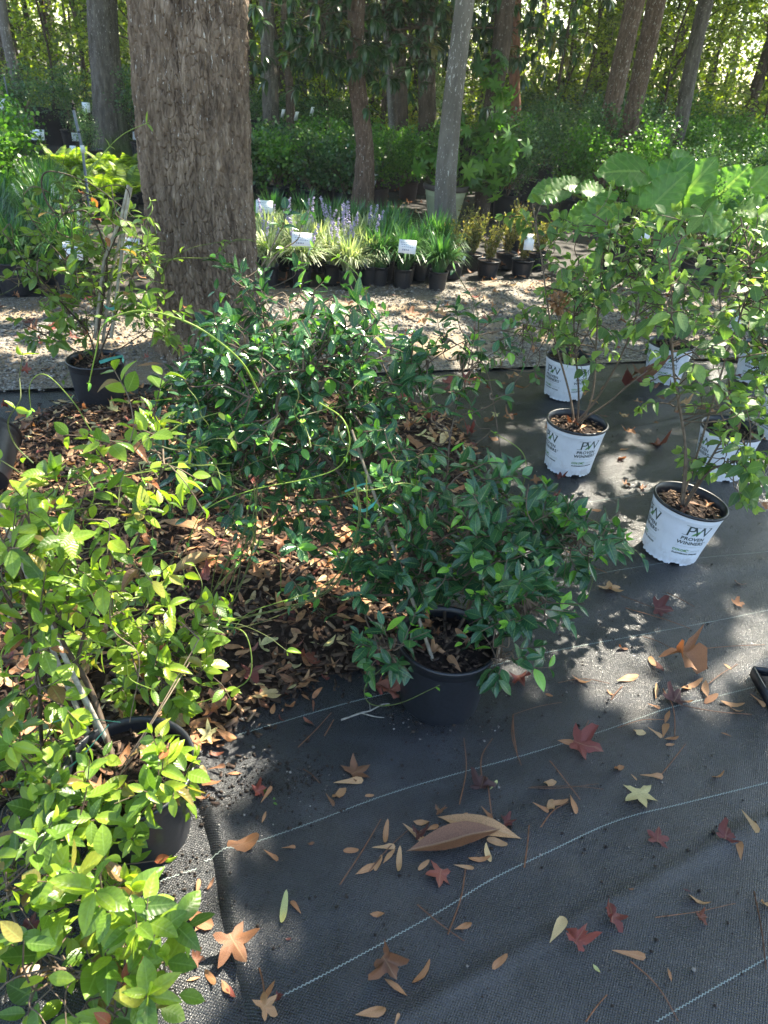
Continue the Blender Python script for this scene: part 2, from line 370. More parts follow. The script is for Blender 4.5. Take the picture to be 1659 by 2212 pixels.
def weave_mat(name='woven ground cloth', base=.0080):
    m, nt, p, out = new_mat(name)
    ang = R_(-26)
    v = coords(nt, 'Object', (1, 1, 1), (0, 0, ang))
    sp = ND(nt, 'ShaderNodeSeparateXYZ'); nt.links.new(v, sp.inputs[0])
    fx = 2*math.pi/.0084; fy = 2*math.pi/.0066
    a = math_n(nt, 'SINE', math_n(nt, 'MULTIPLY', sp.outputs[0], fx)); b = math_n(nt, 'SINE', math_n(nt, 'MULTIPLY', sp.outputs[1], fy))
    w = math_n(nt, 'MULTIPLY', a, b)
    fine = noise_node(nt, 1.0, 2, coords(nt, 'Object', (60, 520, 1), (0, 0, ang)))
    fine2 = noise_node(nt, 1.0, 2, coords(nt, 'Object', (520, 60, 1), (0, 0, ang)))
    grain = noise_node(nt, 430, 1, coords(nt))
    big = noise_node(nt, 1.6, 6, coords(nt), .62); dust = noise_node(nt, 300, 2, coords(nt)); mott = noise_node(nt, 11, 4, coords(nt), .65)
    h = math_n(nt, 'ADD', math_n(nt, 'MULTIPLY', w, .55), math_n(nt, 'ADD', fine, fine2))
    col = ramp(nt, big, [(.30, (base*.6, base*.7, base*.85)), (.5, (base*.9, base*1.03, base*1.22)), (.66, (base*2.3, base*2.2, base*2.1)), (.8, (base*3.6, base*3.3, base*3.0))])
    col = mixc(nt, 1.0, col, ramp(nt, mott, [(.3, (.6, .6, .6)), (.7, (1.5, 1.5, 1.5))]), 'MULTIPLY')
    col = mixc(nt, 1.0, col, ramp(nt, h, [(.6, (.3, .3, .3)), (1.45, (2.2, 2.2, 2.25))]), 'MULTIPLY')
    col = mixc(nt, ramp(nt, dust, [(.70, (0, 0, 0)), (.76, (1, 1, 1))]), col, (.16, .15, .14))
    streak = noise_node(nt, 1.0, 6, coords(nt, 'Object', (1.3, 11, 1), (0, 0, R_(-31))), .68); stain = noise_node(nt, 3.1, 5, coords(nt), .7)
    col = mixc(nt, ramp(nt, streak, [(.50, (0, 0, 0)), (.72, (.7, .7, .7))]), col, (.030, .032, .038))
    col = mixc(nt, ramp(nt, stain, [(.60, (0, 0, 0)), (.68, (.4, .4, .4)), (.80, (.6, .6, .6))]), col, (.062, .055, .047))
    nt.links.new(col, p.inputs['Base Color'])
    nt.links.new(ramp(nt, grain, [(.36, (.18, .18, .18)), (.62, (.48, .48, .48))]), p.inputs['Roughness'])
    p.inputs['Specular IOR Level'].default_value = .55
    hh = math_n(nt, 'ADD', h, math_n(nt, 'MULTIPLY', grain, 1.3))
    bump(nt, p, hh, .8, .0014)
    return m
M_cloth = weave_mat()
M_stitch = plain('white stitching', (.24, .285, .265), .7, 30, .1)

# ------------------------------------------------------------------ ground
def wr(x, y):
    """wrinkles of the ground cloth, metres"""
    a = R_(30); q = x*math.cos(a)+y*math.sin(a); r = -x*math.sin(a)+y*math.cos(a)
    w = .018*(fbm(q*1.1, r*5.5, 3, 4)-.47) + .020*(fbm(x*.9, y*.9, 8, 3)-.45)
    rg = 1-np.abs(2*noise2(q*.8+noise2(q*2, r*2, 5)*.5, r*5.0, 21)-1)
    w = w+.013*np.clip(rg-.72, 0, 1)/.28*noise2(q, r, 9)
    return w
EA, EB = P(540, 2212), P(415, 1700)
def edge_x(y): return EA[0]+(EB[0]-EA[0])*(y-EA[1])/(EB[1]-EA[1]) + .004*np.sin(y*21)+.006*np.sin(y*7)
def hz(x, y):
    """top of the cloth"""
    x = np.asarray(x, float); y = np.asarray(y, float)
    b = wr(x, y); d = x-edge_x(y)
    up = np.where(d > 0, .007+.014*np.exp(-((d-.035)/.022)**2)*(.6+.6*noise2(y*4, y*0, 2)), 0.0)
    near = 1-np.clip((y-1.7)/.6, 0, 1)
    return b+up*near
def H(p): return float(hz(p[0], p[1]))

g = Geo(); V = np.array([[-120, -60, -.06], [120, -60, -.06], [120, 160, -.06], [-120, 160, -.06]], float)
g.add(V, np.array([[0, 1, 2, 3]]))
m, nt, p, out = new_mat('woodland soil')
n = noise_node(nt, 2.0, 8, coords(nt), .7)
nt.links.new(ramp(nt, n, [(.3, (.022, .016, .011)), (.5, (.06, .042, .028)), (.7, (.13, .085, .05))]), p.inputs['Base Color']); p.inputs['Roughness'].default_value = .95
bump(nt, p, n, .6, .05)
tag(g.link('ground', m), kind='structure')

def sheet(name, xs0, xs1, y0, y1, nx, ny, z, mat):
    """xs0/xs1: functions of y giving the left and right edges"""
    y = np.linspace(y0, y1, ny)[:, None]; s = np.linspace(0, 1, nx)[None]
    x = xs0(y)*(1-s)+xs1(y)*s; yy = y+0*s
    g = Geo(); g.add(np.stack([x, yy, z(x, yy)], -1).reshape(-1, 3), grid_faces(ny, nx))
    return tag(g.link(name, mat), kind='structure')
y_gr0 = 3.55                                                     # near edge of the gravel
lower = sheet('ground_cloth', lambda y: -3.4+0*y, lambda y: np.minimum(edge_x(y)+.25, 1.0), .25, 4.9, 200, 300, lambda x, y: wr(x, y), M_cloth)
upper = sheet('ground_cloth', lambda y: edge_x(y), lambda y: 4.6+0*y, .25, 4.9, 420, 460, hz, M_cloth)
lower['label'] = 'older sheet of black woven ground cloth under the left pot'
upper['label'] = 'wide sheet of black woven ground cloth with white stitched lines'
# white stitched lines, one zigzag ribbon each
SL = [[(1415, 2212), (1530, 2145), (1659, 2070), (1760, 2005)],
      [(590, 2165), (700, 2110), (830, 2040), (960, 1967), (1060, 1905), (1190, 1842), (1330, 1778), (1480, 1738), (1659, 1692), (1720, 1672)],
      [(442, 1862), (640, 1793), (830, 1722), (960, 1683), (1106, 1642), (1270, 1592), (1429, 1539), (1619, 1489), (1720, 1462)],
      [(448, 1612), (560, 1578), (700, 1537), (800, 1510), (980, 1467), (1149, 1416), (1390, 1370), (1639, 1322), (1740, 1300)],
      [(1090, 1295), (1254, 1248), (1370, 1222), (1400, 1200), (1657, 1194-2), (1740, 1170)],
      [(1020, 1200), (1330, 1060), (1659, 990)]]
SL[4] = [(1060, 1300), (1254, 1248), (1400, 1222), (1520, 1205), (1657, 1192), (1760, 1176)]
SL[5] = [(1060, 1122), (1230, 1090), (1400, 1060), (1659, 1012)]
def stitch(pts, parent, z_fn, amp=.0016):
    g = Geo(); c = catmull([P(*q) for q in pts], 60)[:, :2]
    d = np.r_[0, np.cumsum(np.linalg.norm(np.diff(c, axis=0), axis=1))]
    n = int(d[-1]/.0045); s = np.linspace(0, d[-1], n)
    x = np.interp(s, d, c[:, 0]); y = np.interp(s, d, c[:, 1])
    t = unit(np.stack([np.gradient(x), np.gradient(y)], -1)); nn = np.stack([-t[:, 1], t[:, 0]], -1)
    k = np.where(np.arange(n) % 2 == 0, 1, -1)*amp
    w = .0010
    A = np.stack([x+nn[:, 0]*(k-w), y+nn[:, 1]*(k-w)], -1); B = np.stack([x+nn[:, 0]*(k+w), y+nn[:, 1]*(k+w)], -1)
    V = np.concatenate([np.c_[A, z_fn(A[:, 0], A[:, 1])+.0012], np.c_[B, z_fn(B[:, 0], B[:, 1])+.0012], ])
    i = np.arange(n-1); F = np.stack([i, i+1, i+1+n, i+n], -1)
    g.add(V, F); return g.link('stitched_line', M_stitch, parent, False)
for q in SL: stitch(q, upper, hz)
stitch([(250, 1940), (345, 1905), (425, 1878)], lower, wr)
stitch([(1000, 2212+60), (1480, 2212+30)], upper, hz)

# gravel path
def polyhit(poly, x, y):
    inside = np.zeros(len(x), bool); n = len(poly); j = n-1
    for i in range(n):
        xi, yi = poly[i][0], poly[i][1]; xj, yj = poly[j][0], poly[j][1]
        c = ((yi > y) != (yj > y)) & (x < (xj-xi)*(y-yi)/(yj-yi+1e-12)+xi)
        inside ^= c; j = i
    return inside
g0, g1 = P(0, 850), P(1150, 795)
def gnear(x): return g0[1]+(g1[1]-g0[1])*(x-g0[0])/(g1[0]-g0[0])
gf0, gf1 = P(0, 648), P(1150, 606)
def gfar(x): return gf0[1]+(gf1[1]-gf0[1])*(x-gf0[0])/(gf1[0]-gf0[0])
m, nt, p, out = new_mat('gravel bed')
v = coords(nt); vo = ND(nt, 'ShaderNodeTexVoronoi'); vo.inputs['Scale'].default_value = 70; nt.links.new(v, vo.inputs['Vector'])
sp = ND(nt, 'ShaderNodeSeparateColor'); nt.links.new(vo.outputs['Color'], sp.inputs[0])
col = ramp(nt, sp.outputs[0], [(0, (.07, .058, .045)), (.5, (.16, .14, .115)), (1, (.30, .28, .25))])
nn = noise_node(nt, 1.7, 4, v)
col = mixc(nt, ramp(nt, nn, [(.45, (0, 0, 0)), (.65, (1, 1, 1))]), col, (.22, .16, .10))
nt.links.new(col, p.inputs['Base Color']); p.inputs['Roughness'].default_value = .9; bump(nt, p, vo.outputs['Distance'], .8, .01)
gx = np.linspace(-6, 7, 60)[None]; s = np.linspace(0, 1, 30)[:, None]
X = gx+0*s; Y = gnear(gx)*(1-s)+gfar(gx)*s
g = Geo(); g.add(np.stack([X, Y, .012+.02*(fbm(X, Y, 5)-.45)], -1).reshape(-1, 3), grid_faces(30, 60))
tag(g.link('gravel_path', m), kind='structure')
ICO = None
def stone_T(seed):
    r = np.random.default_rng(seed)
    V = np.array([[0, 0, 1], [.9, 0, .2], [.25, .85, .2], [-.75, .5, .2], [-.7, -.55, .2], [.3, -.85, .2], [0, 0, -.4]], float)
    V = V*r.uniform(.75, 1.25, V.shape)
    F = np.array([[0, 1, 2], [0, 2, 3], [0, 3, 4], [0, 4, 5], [0, 5, 1], [6, 2, 1], [6, 3, 2], [6, 4, 3], [6, 5, 4], [6, 1, 5]])
    return V, F, np.zeros((7, 2))
g = Geo()
for k in range(6):
    n = 4200; x = rng.uniform(-4.6, 5.5, n); f = rng.beta(1.0, 1.25, n); y = gnear(x)+(gfar(x)-gnear(x))*f + rng.normal(0, .05, n)
    keep = fbm(x*1.3, y*1.3, 31) > .30+.2*(rng.random(n)-.5); x, y = x[keep], y[keep]; n = len(x)
    sz = rng.lognormal(math.log(.0085), .42, n); sz = np.clip(sz, .004, .024)
    M = frames(np.c_[rng.normal(size=(n, 2)), np.zeros(n)], np.array([0, 0, 1.]), sz); M[:, :, 2] *= .6
    inst(g, stone_T(k), M, np.c_[x, y, np.full(n, .014)+sz*.2], rng.beta(2, 2.5, n))
tag(g.link('gravel', M_stone, None, False), 'loose grey and tan gravel stones covering the path between the pots', 'gravel', kind='stuff')

# nursery row floor behind the gravel, forest floor litter
m2 = plain('row floor cloth', (.035, .032, .030), .8, 3, .6, .3, .3, 40)
X = gx*1.9+0*s; Y = gfar(np.clip(X, -9, 9))*(1-s)+15.5*s
g = Geo(); g.add(np.stack([X, Y, -.002+.03*(fbm(X*.7, Y*.7, 15)-.45)], -1).reshape(-1, 3), grid_faces(30, 60))
tag(g.link('row_floor', m2), kind='structure')

# ------------------------------------------------------------------ mulch bed
MP = [(-120, 990), (0, 940), (60, 915), (133, 880), (300, 862), (520, 852), (800, 855), (950, 900), (1030, 980), (1000, 1100), (960, 1250), (880, 1375), (790, 1448), (700, 1478), (600, 1530), (500, 1585), (425, 1640), (330, 1680), (120, 1650), (-120, 1700)]
MPW = [P(*q)[:2] for q in MP]
def mulch_points(n):
    lo = np.min(MPW, 0); hi = np.max(MPW, 0); x = rng.uniform(lo[0], hi[0], n*2); y = rng.uniform(lo[1], hi[1], n*2)
    dx = .05*(fbm(x*6, y*6, 44)-.5)*2
    k = polyhit(MPW, x+dx, y+dx); return x[k][:n], y[k][:n]
lo = np.min(MPW, 0)-.05; hi = np.max(MPW, 0)+.05
c0 = np.mean(MPW, 0); ring = np.array(MPW+[MPW[0]]); ring = catmull(np.c_[ring, np.zeros(len(ring))], 5)[:-1, :2]
rad = np.linspace(1, .02, 16)
Vx = c0[None, None]+(ring[None]-c0)*rad[:, None, None]
zz = .004+.020*np.clip((1-rad)*6, 0, 1)[:, None]+wr(Vx[..., 0], Vx[..., 1])+.012*(fbm(Vx[..., 0]*9, Vx[..., 1]*9, 77)-.4)
g = Geo(); g.add(np.concatenate([Vx, zz[..., None]], -1).reshape(-1, 3), grid_faces(16, len(ring), True))
tag(g.link('mulch_bed', plain('mulch base', (.03, .018, .012), .95, 60, .7, .9, .2)), kind='structure')
def mz(x, y): return wr(x, y)+.022+.012*(fbm(x*9, y*9, 77)-.4)
def chip_T(seed):
    r = np.random.default_rng(seed); s = np.array([[x, y, z] for x in (-1, 1) for y in (-1, 1) for z in (-1, 1)], float)
    s = s*np.array([.18, .5, .07])*r.uniform(.55, 1.3, (8, 3))+r.normal(0, .03, (8, 3))
    return s, np.array([[0, 1, 3, 2], [4, 6, 7, 5], [0, 4, 5, 1], [2, 3, 7, 6], [0, 2, 6, 4], [1, 5, 7, 3]]), np.zeros((8, 2))
g = Geo()
for k in range(8):
    x, y = mulch_points(1250); n = len(x)
    d = unit(np.c_[rng.normal(size=(n, 2)), rng.normal(0, .28, n)]); up = unit(np.c_[rng.normal(0, .35, (n, 2)), np.ones(n)])
    inst(g, chip_T(k), frames(d, up, rng.uniform(.012, .042, n)), np.c_[x, y, mz(x, y)+rng.uniform(-.004, .012, n)], rng.beta(1.6, 2.2, n))
tag(g.link('bark_chips', M_chip, None, False), 'dark brown bark chip mulch around the foot of the big tree', 'mulch', kind='stuff')

# dead leaf templates
def flat_leaf(outline, seed, curl=.15, rough=.05, rings=3):
    r = np.random.default_rng(seed); o = np.asarray(outline, float); n = len(o)
    V = [np.zeros((1, 2))]+[o*f for f in np.linspace(1/rings, 1, rings)]
    V = np.vstack(V); rr = np.linalg.norm(V, axis=1); th = np.arctan2(V[:, 1], V[:, 0]); curl = curl*1.35
    ph = r.uniform(0, 6.28, 4); am = r.uniform(.4, 1, 3)
    z = curl*(rr**2)*(.35+am[0]*np.cos(2*th+ph[0])+.7*am[1]*np.cos(th+ph[1])+.55*am[2]*np.cos(5*th+ph[2]))*1.6+rough*r.normal(size=len(V))*rr
    F3 = np.array([[0, 1+i, 1+(i+1) % n] for i in range(n)])
    F4 = np.array([[1+k*n+i, 1+(k+1)*n+i, 1+(k+1)*n+(i+1) % n, 1+k*n+(i+1) % n] for k in range(rings-1) for i in range(n)])
    # short stalk
    V3 = np.c_[V, z-z.min()]
    L = np.stack([(V[:, 1]+1)/2, V[:, 0]], -1)
    return V3, [F3, F4], L
def star_outline(lobes=5, depth=.5, spread=3.9, wid=.5, jag=0.0, seed=0):
    r = np.random.default_rng(seed); pts = []
    a0 = math.pi/2-spread/2
    for i in range(lobes):
        a = a0+spread*i/(lobes-1); L = (1.0, .95, .78)[min(2, abs(i-lobes//2))]*r.uniform(.9, 1.08)
        da = spread/(lobes-1)/2
        if i == 0: pts.append((.25*math.cos(a-da*1.1), .25*math.sin(a-da*1.1)))
        for f, q in ((-.42, .62), (-.2, .82), (0, 1), (.2, .80), (.42, .60)):
            w = L*q*(1+jag*r.uniform(-1, 1)); ang = a+f*da*2*wid*(1.3-q*.5)
            pts.append((w*math.cos(ang), w*math.sin(ang)))
        if i < lobes-1: pts.append((depth*L*math.cos(a+da)*.85, depth*L*math.sin(a+da)*.85))
    pts.append((.25*math.cos(a+da*1.1), .25*math.sin(a+da*1.1)))
    return pts
def oval_outline(w=.35, n=14, tipy=1.0, shape='oval'):
    pts = []
    for i in range(n):
        a = 2*math.pi*i/n; y = math.sin(a); x = math.cos(a)*w
        if shape == 'tear': x *= (.55+.45*y)*1.15 if y > -1 else 1
        if shape == 'lance': x *= max(.05, 1-abs(y)**2.2); 
        if shape == 'lobed': x *= 1+.35*math.sin(3*a+.6)
        pts.append((x, y))
    return pts
DEAD = {
 'star': [flat_leaf(star_outline(5, .52, 4.2, .80, .05, s), s, c, .03) for s, c in ((1, .12), (2, .3), (3, .2), (4, .4), (5, .26), (6, .34))],
 'maple': [flat_leaf(star_outline(5, .62, 3.9, .95, .13, s), s, c, .07) for s, c in ((11, .35), (12, .55), (13, .42), (14, .7), (15, .48))],
 'oval': [flat_leaf(oval_outline(w, 12, 1, sh), s, c, .015) for s, c, w, sh in ((21, .14, .34, 'oval'), (22, .28, .42, 'oval'), (23, .2, .38, 'lance'))],
 'narrow': [flat_leaf(oval_outline(.24, 12, 1, sh), s, c, .015) for s, c, sh in ((31, .12, 'lance'), (32, .22, 'tear'), (33, .2, 'oval'))],
 'tear': [flat_leaf(oval_outline(.42, 14, 1, 'tear'), s, c, .02) for s, c in ((41, .12), (42, .25))],
 'lobed': [flat_leaf(oval_outline(.40, 18, 1, 'lobed'), s, c, .03) for s, c in ((51, .14), (52, .22))],
}
g = Geo()
for kind, N in (('narrow', 1050), ('oval', 640), ('tear', 380), ('star', 90), ('maple', 60), ('lobed', 90)):
    for T in DEAD[kind]:
        x, y = mulch_points(N//len(DEAD[kind])+4); n = len(x)
        size = rng.uniform(.014, .034, n) if kind not in ('star', 'maple') else rng.uniform(.028, .05, n)
        up = unit(np.c_[rng.normal(0, .3, (n, 2)), np.ones(n)])
        inst(g, T, frames(np.c_[rng.normal(size=(n, 2)), rng.normal(0, .1, n)], up, size), np.c_[x, y, mz(x, y)+rng.uniform(.002, .018, n)], np.clip(rng.normal(.68, .18, n), .05, .97))
ringc = np.array(MPW+[MPW[0]]); seglen = np.r_[0, np.cumsum(np.linalg.norm(np.diff(ringc, axis=0), axis=1))]
def edge_points(n, spread):
    q = rng.uniform(0, seglen[-1], n); x = np.interp(q, seglen, ringc[:, 0])+rng.normal(0, spread, n); y = np.interp(q, seglen, ringc[:, 1])+rng.normal(0, spread, n); return x, y
for kind, N in (('narrow', 160), ('oval', 120), ('tear', 60), ('maple', 40)):
    for T in DEAD[kind][:3]:
        x, y = edge_points(N//3, .05); n = len(x); inst(g, T, frames(np.c_[rng.normal(size=(n, 2)), rng.normal(0, .2, n)], unit(np.c_[rng.normal(0, .4, (n, 2)), np.ones(n)]), rng.uniform(.010, .026, n)), np.c_[x, y, hz(x, y)+rng.uniform(.004, .012, n)], np.clip(rng.normal(.5, .2, n), .02, .9))
gc = Geo()
for k in range(8):
    x, y = edge_points(170, .05); n = len(x); inst(gc, chip_T(k+20), frames(unit(np.c_[rng.normal(size=(n, 2)), rng.normal(0, .15, n)]), np.array([0, 0, 1.]), rng.uniform(.006, .026, n)), np.c_[x, y, hz(x, y)+.003], rng.beta(1.2, 3, n))
tag(gc.link('bark_crumbs', M_chip, None, False), 'small dark bark bits spilling from the mulch onto the ground cloth', 'bark bits', kind='stuff')
# scattered dead leaves on gravel and row floor
for kind, N in (('narrow', 150), ('oval', 200), ('star', 90), ('maple', 90)):
    for T in DEAD[kind]:
        n = N; x = rng.uniform(-6, 6, n); y = rng.uniform(3.4, 14, n)
        inst(g, T, frames(np.c_[rng.normal(size=(n, 2)), np.zeros(n)], unit(np.c_[rng.normal(0, .25, (n, 2)), np.ones(n)]), rng.uniform(.022, .05, n)), np.c_[x, y, np.full(n, .026)], np.clip(rng.normal(.48, .2, n), .05, .97))
tag(g.link('leaf_litter', M_dead), 'carpet of small dry brown leaves over mulch, gravel and row floor', 'leaf litter', kind='stuff')
g = Geo(); x, y = mulch_points(900)
for i in range(len(x)):
    a = rng.uniform(0, 6.28); L = rng.uniform(.05, .11); q = np.array([x[i], y[i], 0.]); d = np.array([math.cos(a), math.sin(a), 0]); e = np.array([-d[1], d[0], 0])
    z0 = mz(x[i], y[i])+rng.uniform(.008, .022)
    pts = np.array([q-d*L/2, q+e*rng.normal(0, .005), q+d*L/2]); pts[:, 2] = z0+np.array([rng.normal(0, .004), .002, rng.normal(0, .004)])
    tube(g, pts, .0007, .0005, 3, rng.random())
tag(g.link('pine_straw', M_needle), 'fine rust coloured pine needles strewn through the bark mulch', 'pine straw', kind='stuff')
# soil crumbs on the cloth
g = Geo()
for (u, v, s, n) in ((575, 1695, .085, 420), (655, 1680, .05, 160), (950, 1590, .07, 130), (880, 1560, .04, 90), (1035, 1560, .04, 90), (430, 1740, .03, 120), (330, 1880, .06, 260), (120, 2000, .15, 300), (1050, 1500, .5, 260), (1350, 1850, .6, 160), (1000, 1950, .5, 240), (1300, 1000, .6, 300), (1250, 1350, .6, 260), (750, 1620, .35, 160), (1400, 2000, .5, 160)):
    c = P(u, v); x = c[0]+rng.normal(0, s, n)*1.2; y = c[1]+rng.normal(0, s, n)*.75
    sz = np.clip(rng.lognormal(math.log(.0022), .5, n), .0008, .007)
    inst(g, stone_T(int(u)), frames(np.c_[rng.normal(size=(n, 2)), np.zeros(n)], np.array([0, 0, 1.]), sz), np.c_[x, y, hz(x, y)+.001], np.clip(rng.normal(.25, .3, n), 0, 1))
tag(g.link('soil_crumbs', tinted('soil crumb', [(0, (.015, .011, .009)), (.6, (.05, .035, .025)), (1, (.45, .43, .4))], .9, 80), None, False), 'spilled potting soil crumbs and grit on the black cloth', 'soil', kind='stuff')

# ------------------------------------------------------------------ trees
def bark_geo(path, radii, nth, nz, cw, ch, depth, seed, flare=0.0, z_flare=.25, lump=.06):
    """trunk skin: cracked into long plates by a jittered cell pattern; path rows are points up the trunk"""
    path = catmull(path, 10); n0 = len(path)
    L = np.r_[0, np.cumsum(np.linalg.norm(np.diff(path, axis=0), axis=1))]
    s = np.linspace(0, L[-1], nz); c = np.stack([np.interp(s, L, path[:, i]) for i in range(3)], -1)
    r = np.interp(s/L[-1], np.linspace(0, 1, len(radii)), radii)
    th = np.linspace(0, 2*np.pi, nth, endpoint=False)
    S, TH = np.meshgrid(s, th, indexing='ij')
    R = r[:, None]*(1+lump*(noise2(np.cos(TH)*1.2+5, np.sin(TH)*1.2+S*1.1, seed)-.5)*2)
    R = R+flare*np.exp(-S/z_flare)*(1+.6*np.cos(TH*5+seed))
    if cw:
        nc = max(6, int(round(2*np.pi*r.mean()/cw)))
        u = TH/(2*np.pi)*nc + .9*(noise2(S*5, TH*2, seed+9)-.5) ; v = S/ch + 3.0*noise2(TH*nc/9, S*2.0, seed+3)
        f1 = np.full(u.shape, 9.); f2 = np.full(u.shape, 9.)
        iu = np.floor(u); iv = np.floor(v)
        for a in (-1, 0, 1):
            for b in (-1, 0, 1):
                cu = iu+a; cv = iv+b; m = np.mod(cu, nc)
                px = cu+.15+.7*_h(m, cv, seed); py = cv+.1+.8*_h(m, cv, seed+1)
                d = np.sqrt((u-px)**2+(v-py)**2)
                f2 = np.where(d < f1, f1, np.minimum(f2, d)); f1 = np.minimum(f1, d)
        e = np.clip((f2-f1)/.22, 0, 1); e = e*e*(3-2*e)
        def ring_noise(fu, fv, sd): # seamless round the trunk
            n = max(4, int(nc*fu)); uu = TH/(2*np.pi)*n+1.1*noise2(S*fv*.9+3, np.cos(TH)*2+4, sd+20)
            iu = np.floor(uu); f = uu-iu; f = f*f*(3-2*f); vv = S*fv; iv = np.floor(vv); fy = vv-iv; fy = fy*fy*(3-2*fy)
            a = _h(np.mod(iu, n), iv, sd); b = _h(np.mod(iu+1, n), iv, sd); c2 = _h(np.mod(iu, n), iv+1, sd); d2 = _h(np.mod(iu+1, n), iv+1, sd)
            return (a*(1-f)+b*f)*(1-fy)+(c2*(1-f)+d2*f)*fy
        r1 = 1-np.abs(2*ring_noise(.6, .42/ch, seed+4)-1); r2 = 1-np.abs(2*ring_noise(1.4, .85/ch, seed+6)-1); r3 = ring_noise(3.4, 2.6/ch, seed+8)
        R = R+depth*(1.0*r1**.8+.45*r2+.38*(r3-.5)-.9)+depth*.40*(e-1)
    V = np.stack([c[:, 0][:, None]+R*np.cos(TH), c[:, 1][:, None]+R*np.sin(TH), c[:, 2][:, None]+0*R], -1)
    g = Geo(); g.add(V.reshape(-1, 3), grid_faces(nz, nth, True)); return g, c, r
B_oak = bark_mat('furrowed oak bark', (.06, .042, .029), (.18, .132, .092), (.34, .265, .195), .30, (.50, .47, .42))
B_grey = bark_mat('grey mossy bark', (.04, .036, .03), (.10, .09, .078), (.18, .165, .145), .4, (.34, .33, .3), .6, True)
B_smooth = bark_mat('smooth pale bark', (.09, .082, .072), (.15, .14, .125), (.22, .205, .185), .55, (.55, .55, .52), .35)
B_brown = bark_mat('brown scaly bark', (.05, .032, .022), (.12, .08, .058), (.22, .16, .12), .5, (.42, .4, .36), 1.2)
B_far = bark_mat('woodland bark', (.03, .022, .016), (.075, .055, .04), (.14, .105, .08), .4, (.3, .3, .26), .6)
B_red = bark_mat('reddish bark', (.08, .035, .022), (.17, .075, .045), (.25, .12, .075))

# canopy: unseen leaf sprays on the trees below, shaped to lay shade and sun patches
def shade(x, y):
    """how closed the canopy is over a ground point, 0..1"""
    n = fbm(x*.75+3.3, y*.75+1.7, 61, 3)
    base = np.where(n > .44, 1.0, .06)
    for (u, v, rx, ry, val) in SUNSPOTS:
        c = P(u, v); d = ((x-c[0])/rx)**2+((y-c[1])/ry)**2
        base = np.where(d < 1, val, base)
    base = np.where((x > -1.9) & (x < -.22) & (y > -1.2) & (y < 1.75), .03, base)
    base = np.where((x > -2.9) & (x < -1.0) & (y > 2.0) & (y < 3.5), .12, base)
    base = np.where((x > .35) & (x < 2.4) & (y > 1.9) & (y < 3.7) & (noise2(x*2.6, y*2.6, 4) > .38), .08, base)
    base = np.where((base < .2) & (x > -.2) & (y < 3.4) & (fbm(x*4.2+9, y*4.2+2, 71, 3) > .53), .9, base)
    return base
SUNSPOTS = [(1250, 2000, 1.3, .42, 1.), (900, 1900, .9, .28, 1.), (1300, 1700, .9, .22, .97), (800, 1560, .42, .28, 1.), (650, 1690, .45, .16, .90),
            (1420, 1400, .50, .20, .04), (1330, 1230, .5, .25, .02), (1480, 1150, .5, .3, .04), (1250, 960, .5, .35, .1),
            (600, 1220, .50, .50, .02), (330, 1330, .35, .35, .02),
            (700, 800, .8, .5, .75), (900, 1100, .25, .3, .9), (1350, 700, 1.3, .8, .3), (250, 400, 2.3, 1.6, .03), (480, 400, 1.2, 3., 1.), (1400, 430, 3, 3, .2), (700, 520, 1.5, .8, .6), (680, 400, 1.6, 2.2, .25)]
TREES = []      # (empty, xy, height)
def add_tree(name, label, pts, radii, mat, nth, nz, cw, ch, depth, seed, flare=0., zf=.25, top=9.0, group=None, cat='tree', lump=.06):
    base = np.array(pts[0], float); up = np.array(pts[-1], float)
    d = up-np.array(pts[-2], float); d /= d[2]
    t = thing(name, label, cat, (base[0], base[1], 0), group)
    g, c, r = bark_geo(pts, radii, nth, nz, cw, ch, depth, seed, flare, zf, lump)
    o = g.link('trunk', mat, t)
    # upper trunk and limbs, plain
    g = Geo(); q = [up-d*.15, up+d*(top-up[2])*.5+np.array([.1, .1, 0]), up+d*(top-up[2])+np.array([0, .3, 0])]
    r0 = radii[-1]; tube(g, catmull(q, 6), r0*1.0, r0*.35, 12)
    for k in range(6):
        a = rng.uniform(0, 6.28); z = rng.uniform(.45, 1.0); s0 = q[0]*(1-z)+q[2]*z; L = rng.uniform(1.5, 3.2)
        e = s0+np.array([math.cos(a)*L, math.sin(a)*L, rng.uniform(.3, 1.2)])
        tube(g, catmull([s0, (s0+e)/2+np.array([0, 0, .25]), e], 5), r0*.28, .015, 6)
    g.link('limb', mat, t)
    TREES.append((t, q[2][:2], (q[1]+q[2])/2)); return t
def pp(lst, Y):   # pixels of the trunk axis at one distance
    return [at(u, v, Y) for u, v in lst]
by = P(452, 790)[1]; px = FPX
tp = [np.array([*P(462, 800)[:2], -.03]), at(456, 700, by+.30), at(428, 380, by+.30), at(410, 40, by+.30), at(404, -160, by+.30)]
tp[0][1] = by+.30; tp[0][0] = tp[1][0]+.0
add_tree('oak_tree', 'big furrowed brown oak trunk with pale lichen flecks standing in the mulch bed', tp, [.335, .305, .30, .292, .285], B_oak, 700, 1300, .021, .062, .024, 3, .05, .12, 9.5)
def small(name, label, axis, width, mat, Ybase=None, **k):
    u0, v0 = axis[0]; b = P(u0, v0)
    if Ybase is None and b[1] > 13.4: Ybase = 12.9+.03*(k['seed'] % 7)
    Y = b[1] if Ybase is None else Ybase
    pts = [at(u, v, Y) for u, v in axis]; pts[0][2] = max(-.05, min(pts[0][2], .05)) if Ybase is None else pts[0][2]
    if Ybase is not None: pts = [np.array([pts[0][0], Y, -.05])]+pts
    depth = Y*math.cos(PITCH)
    rr = [w*.5*(Y*.85+1.36*.53)/FPX for w in (width if isinstance(width, (list, tuple)) else [width*1.05, width, width*.95])]
    if Ybase is not None: rr = [rr[0]]+rr
    return add_tree(name, label, pts, rr, mat, **k)
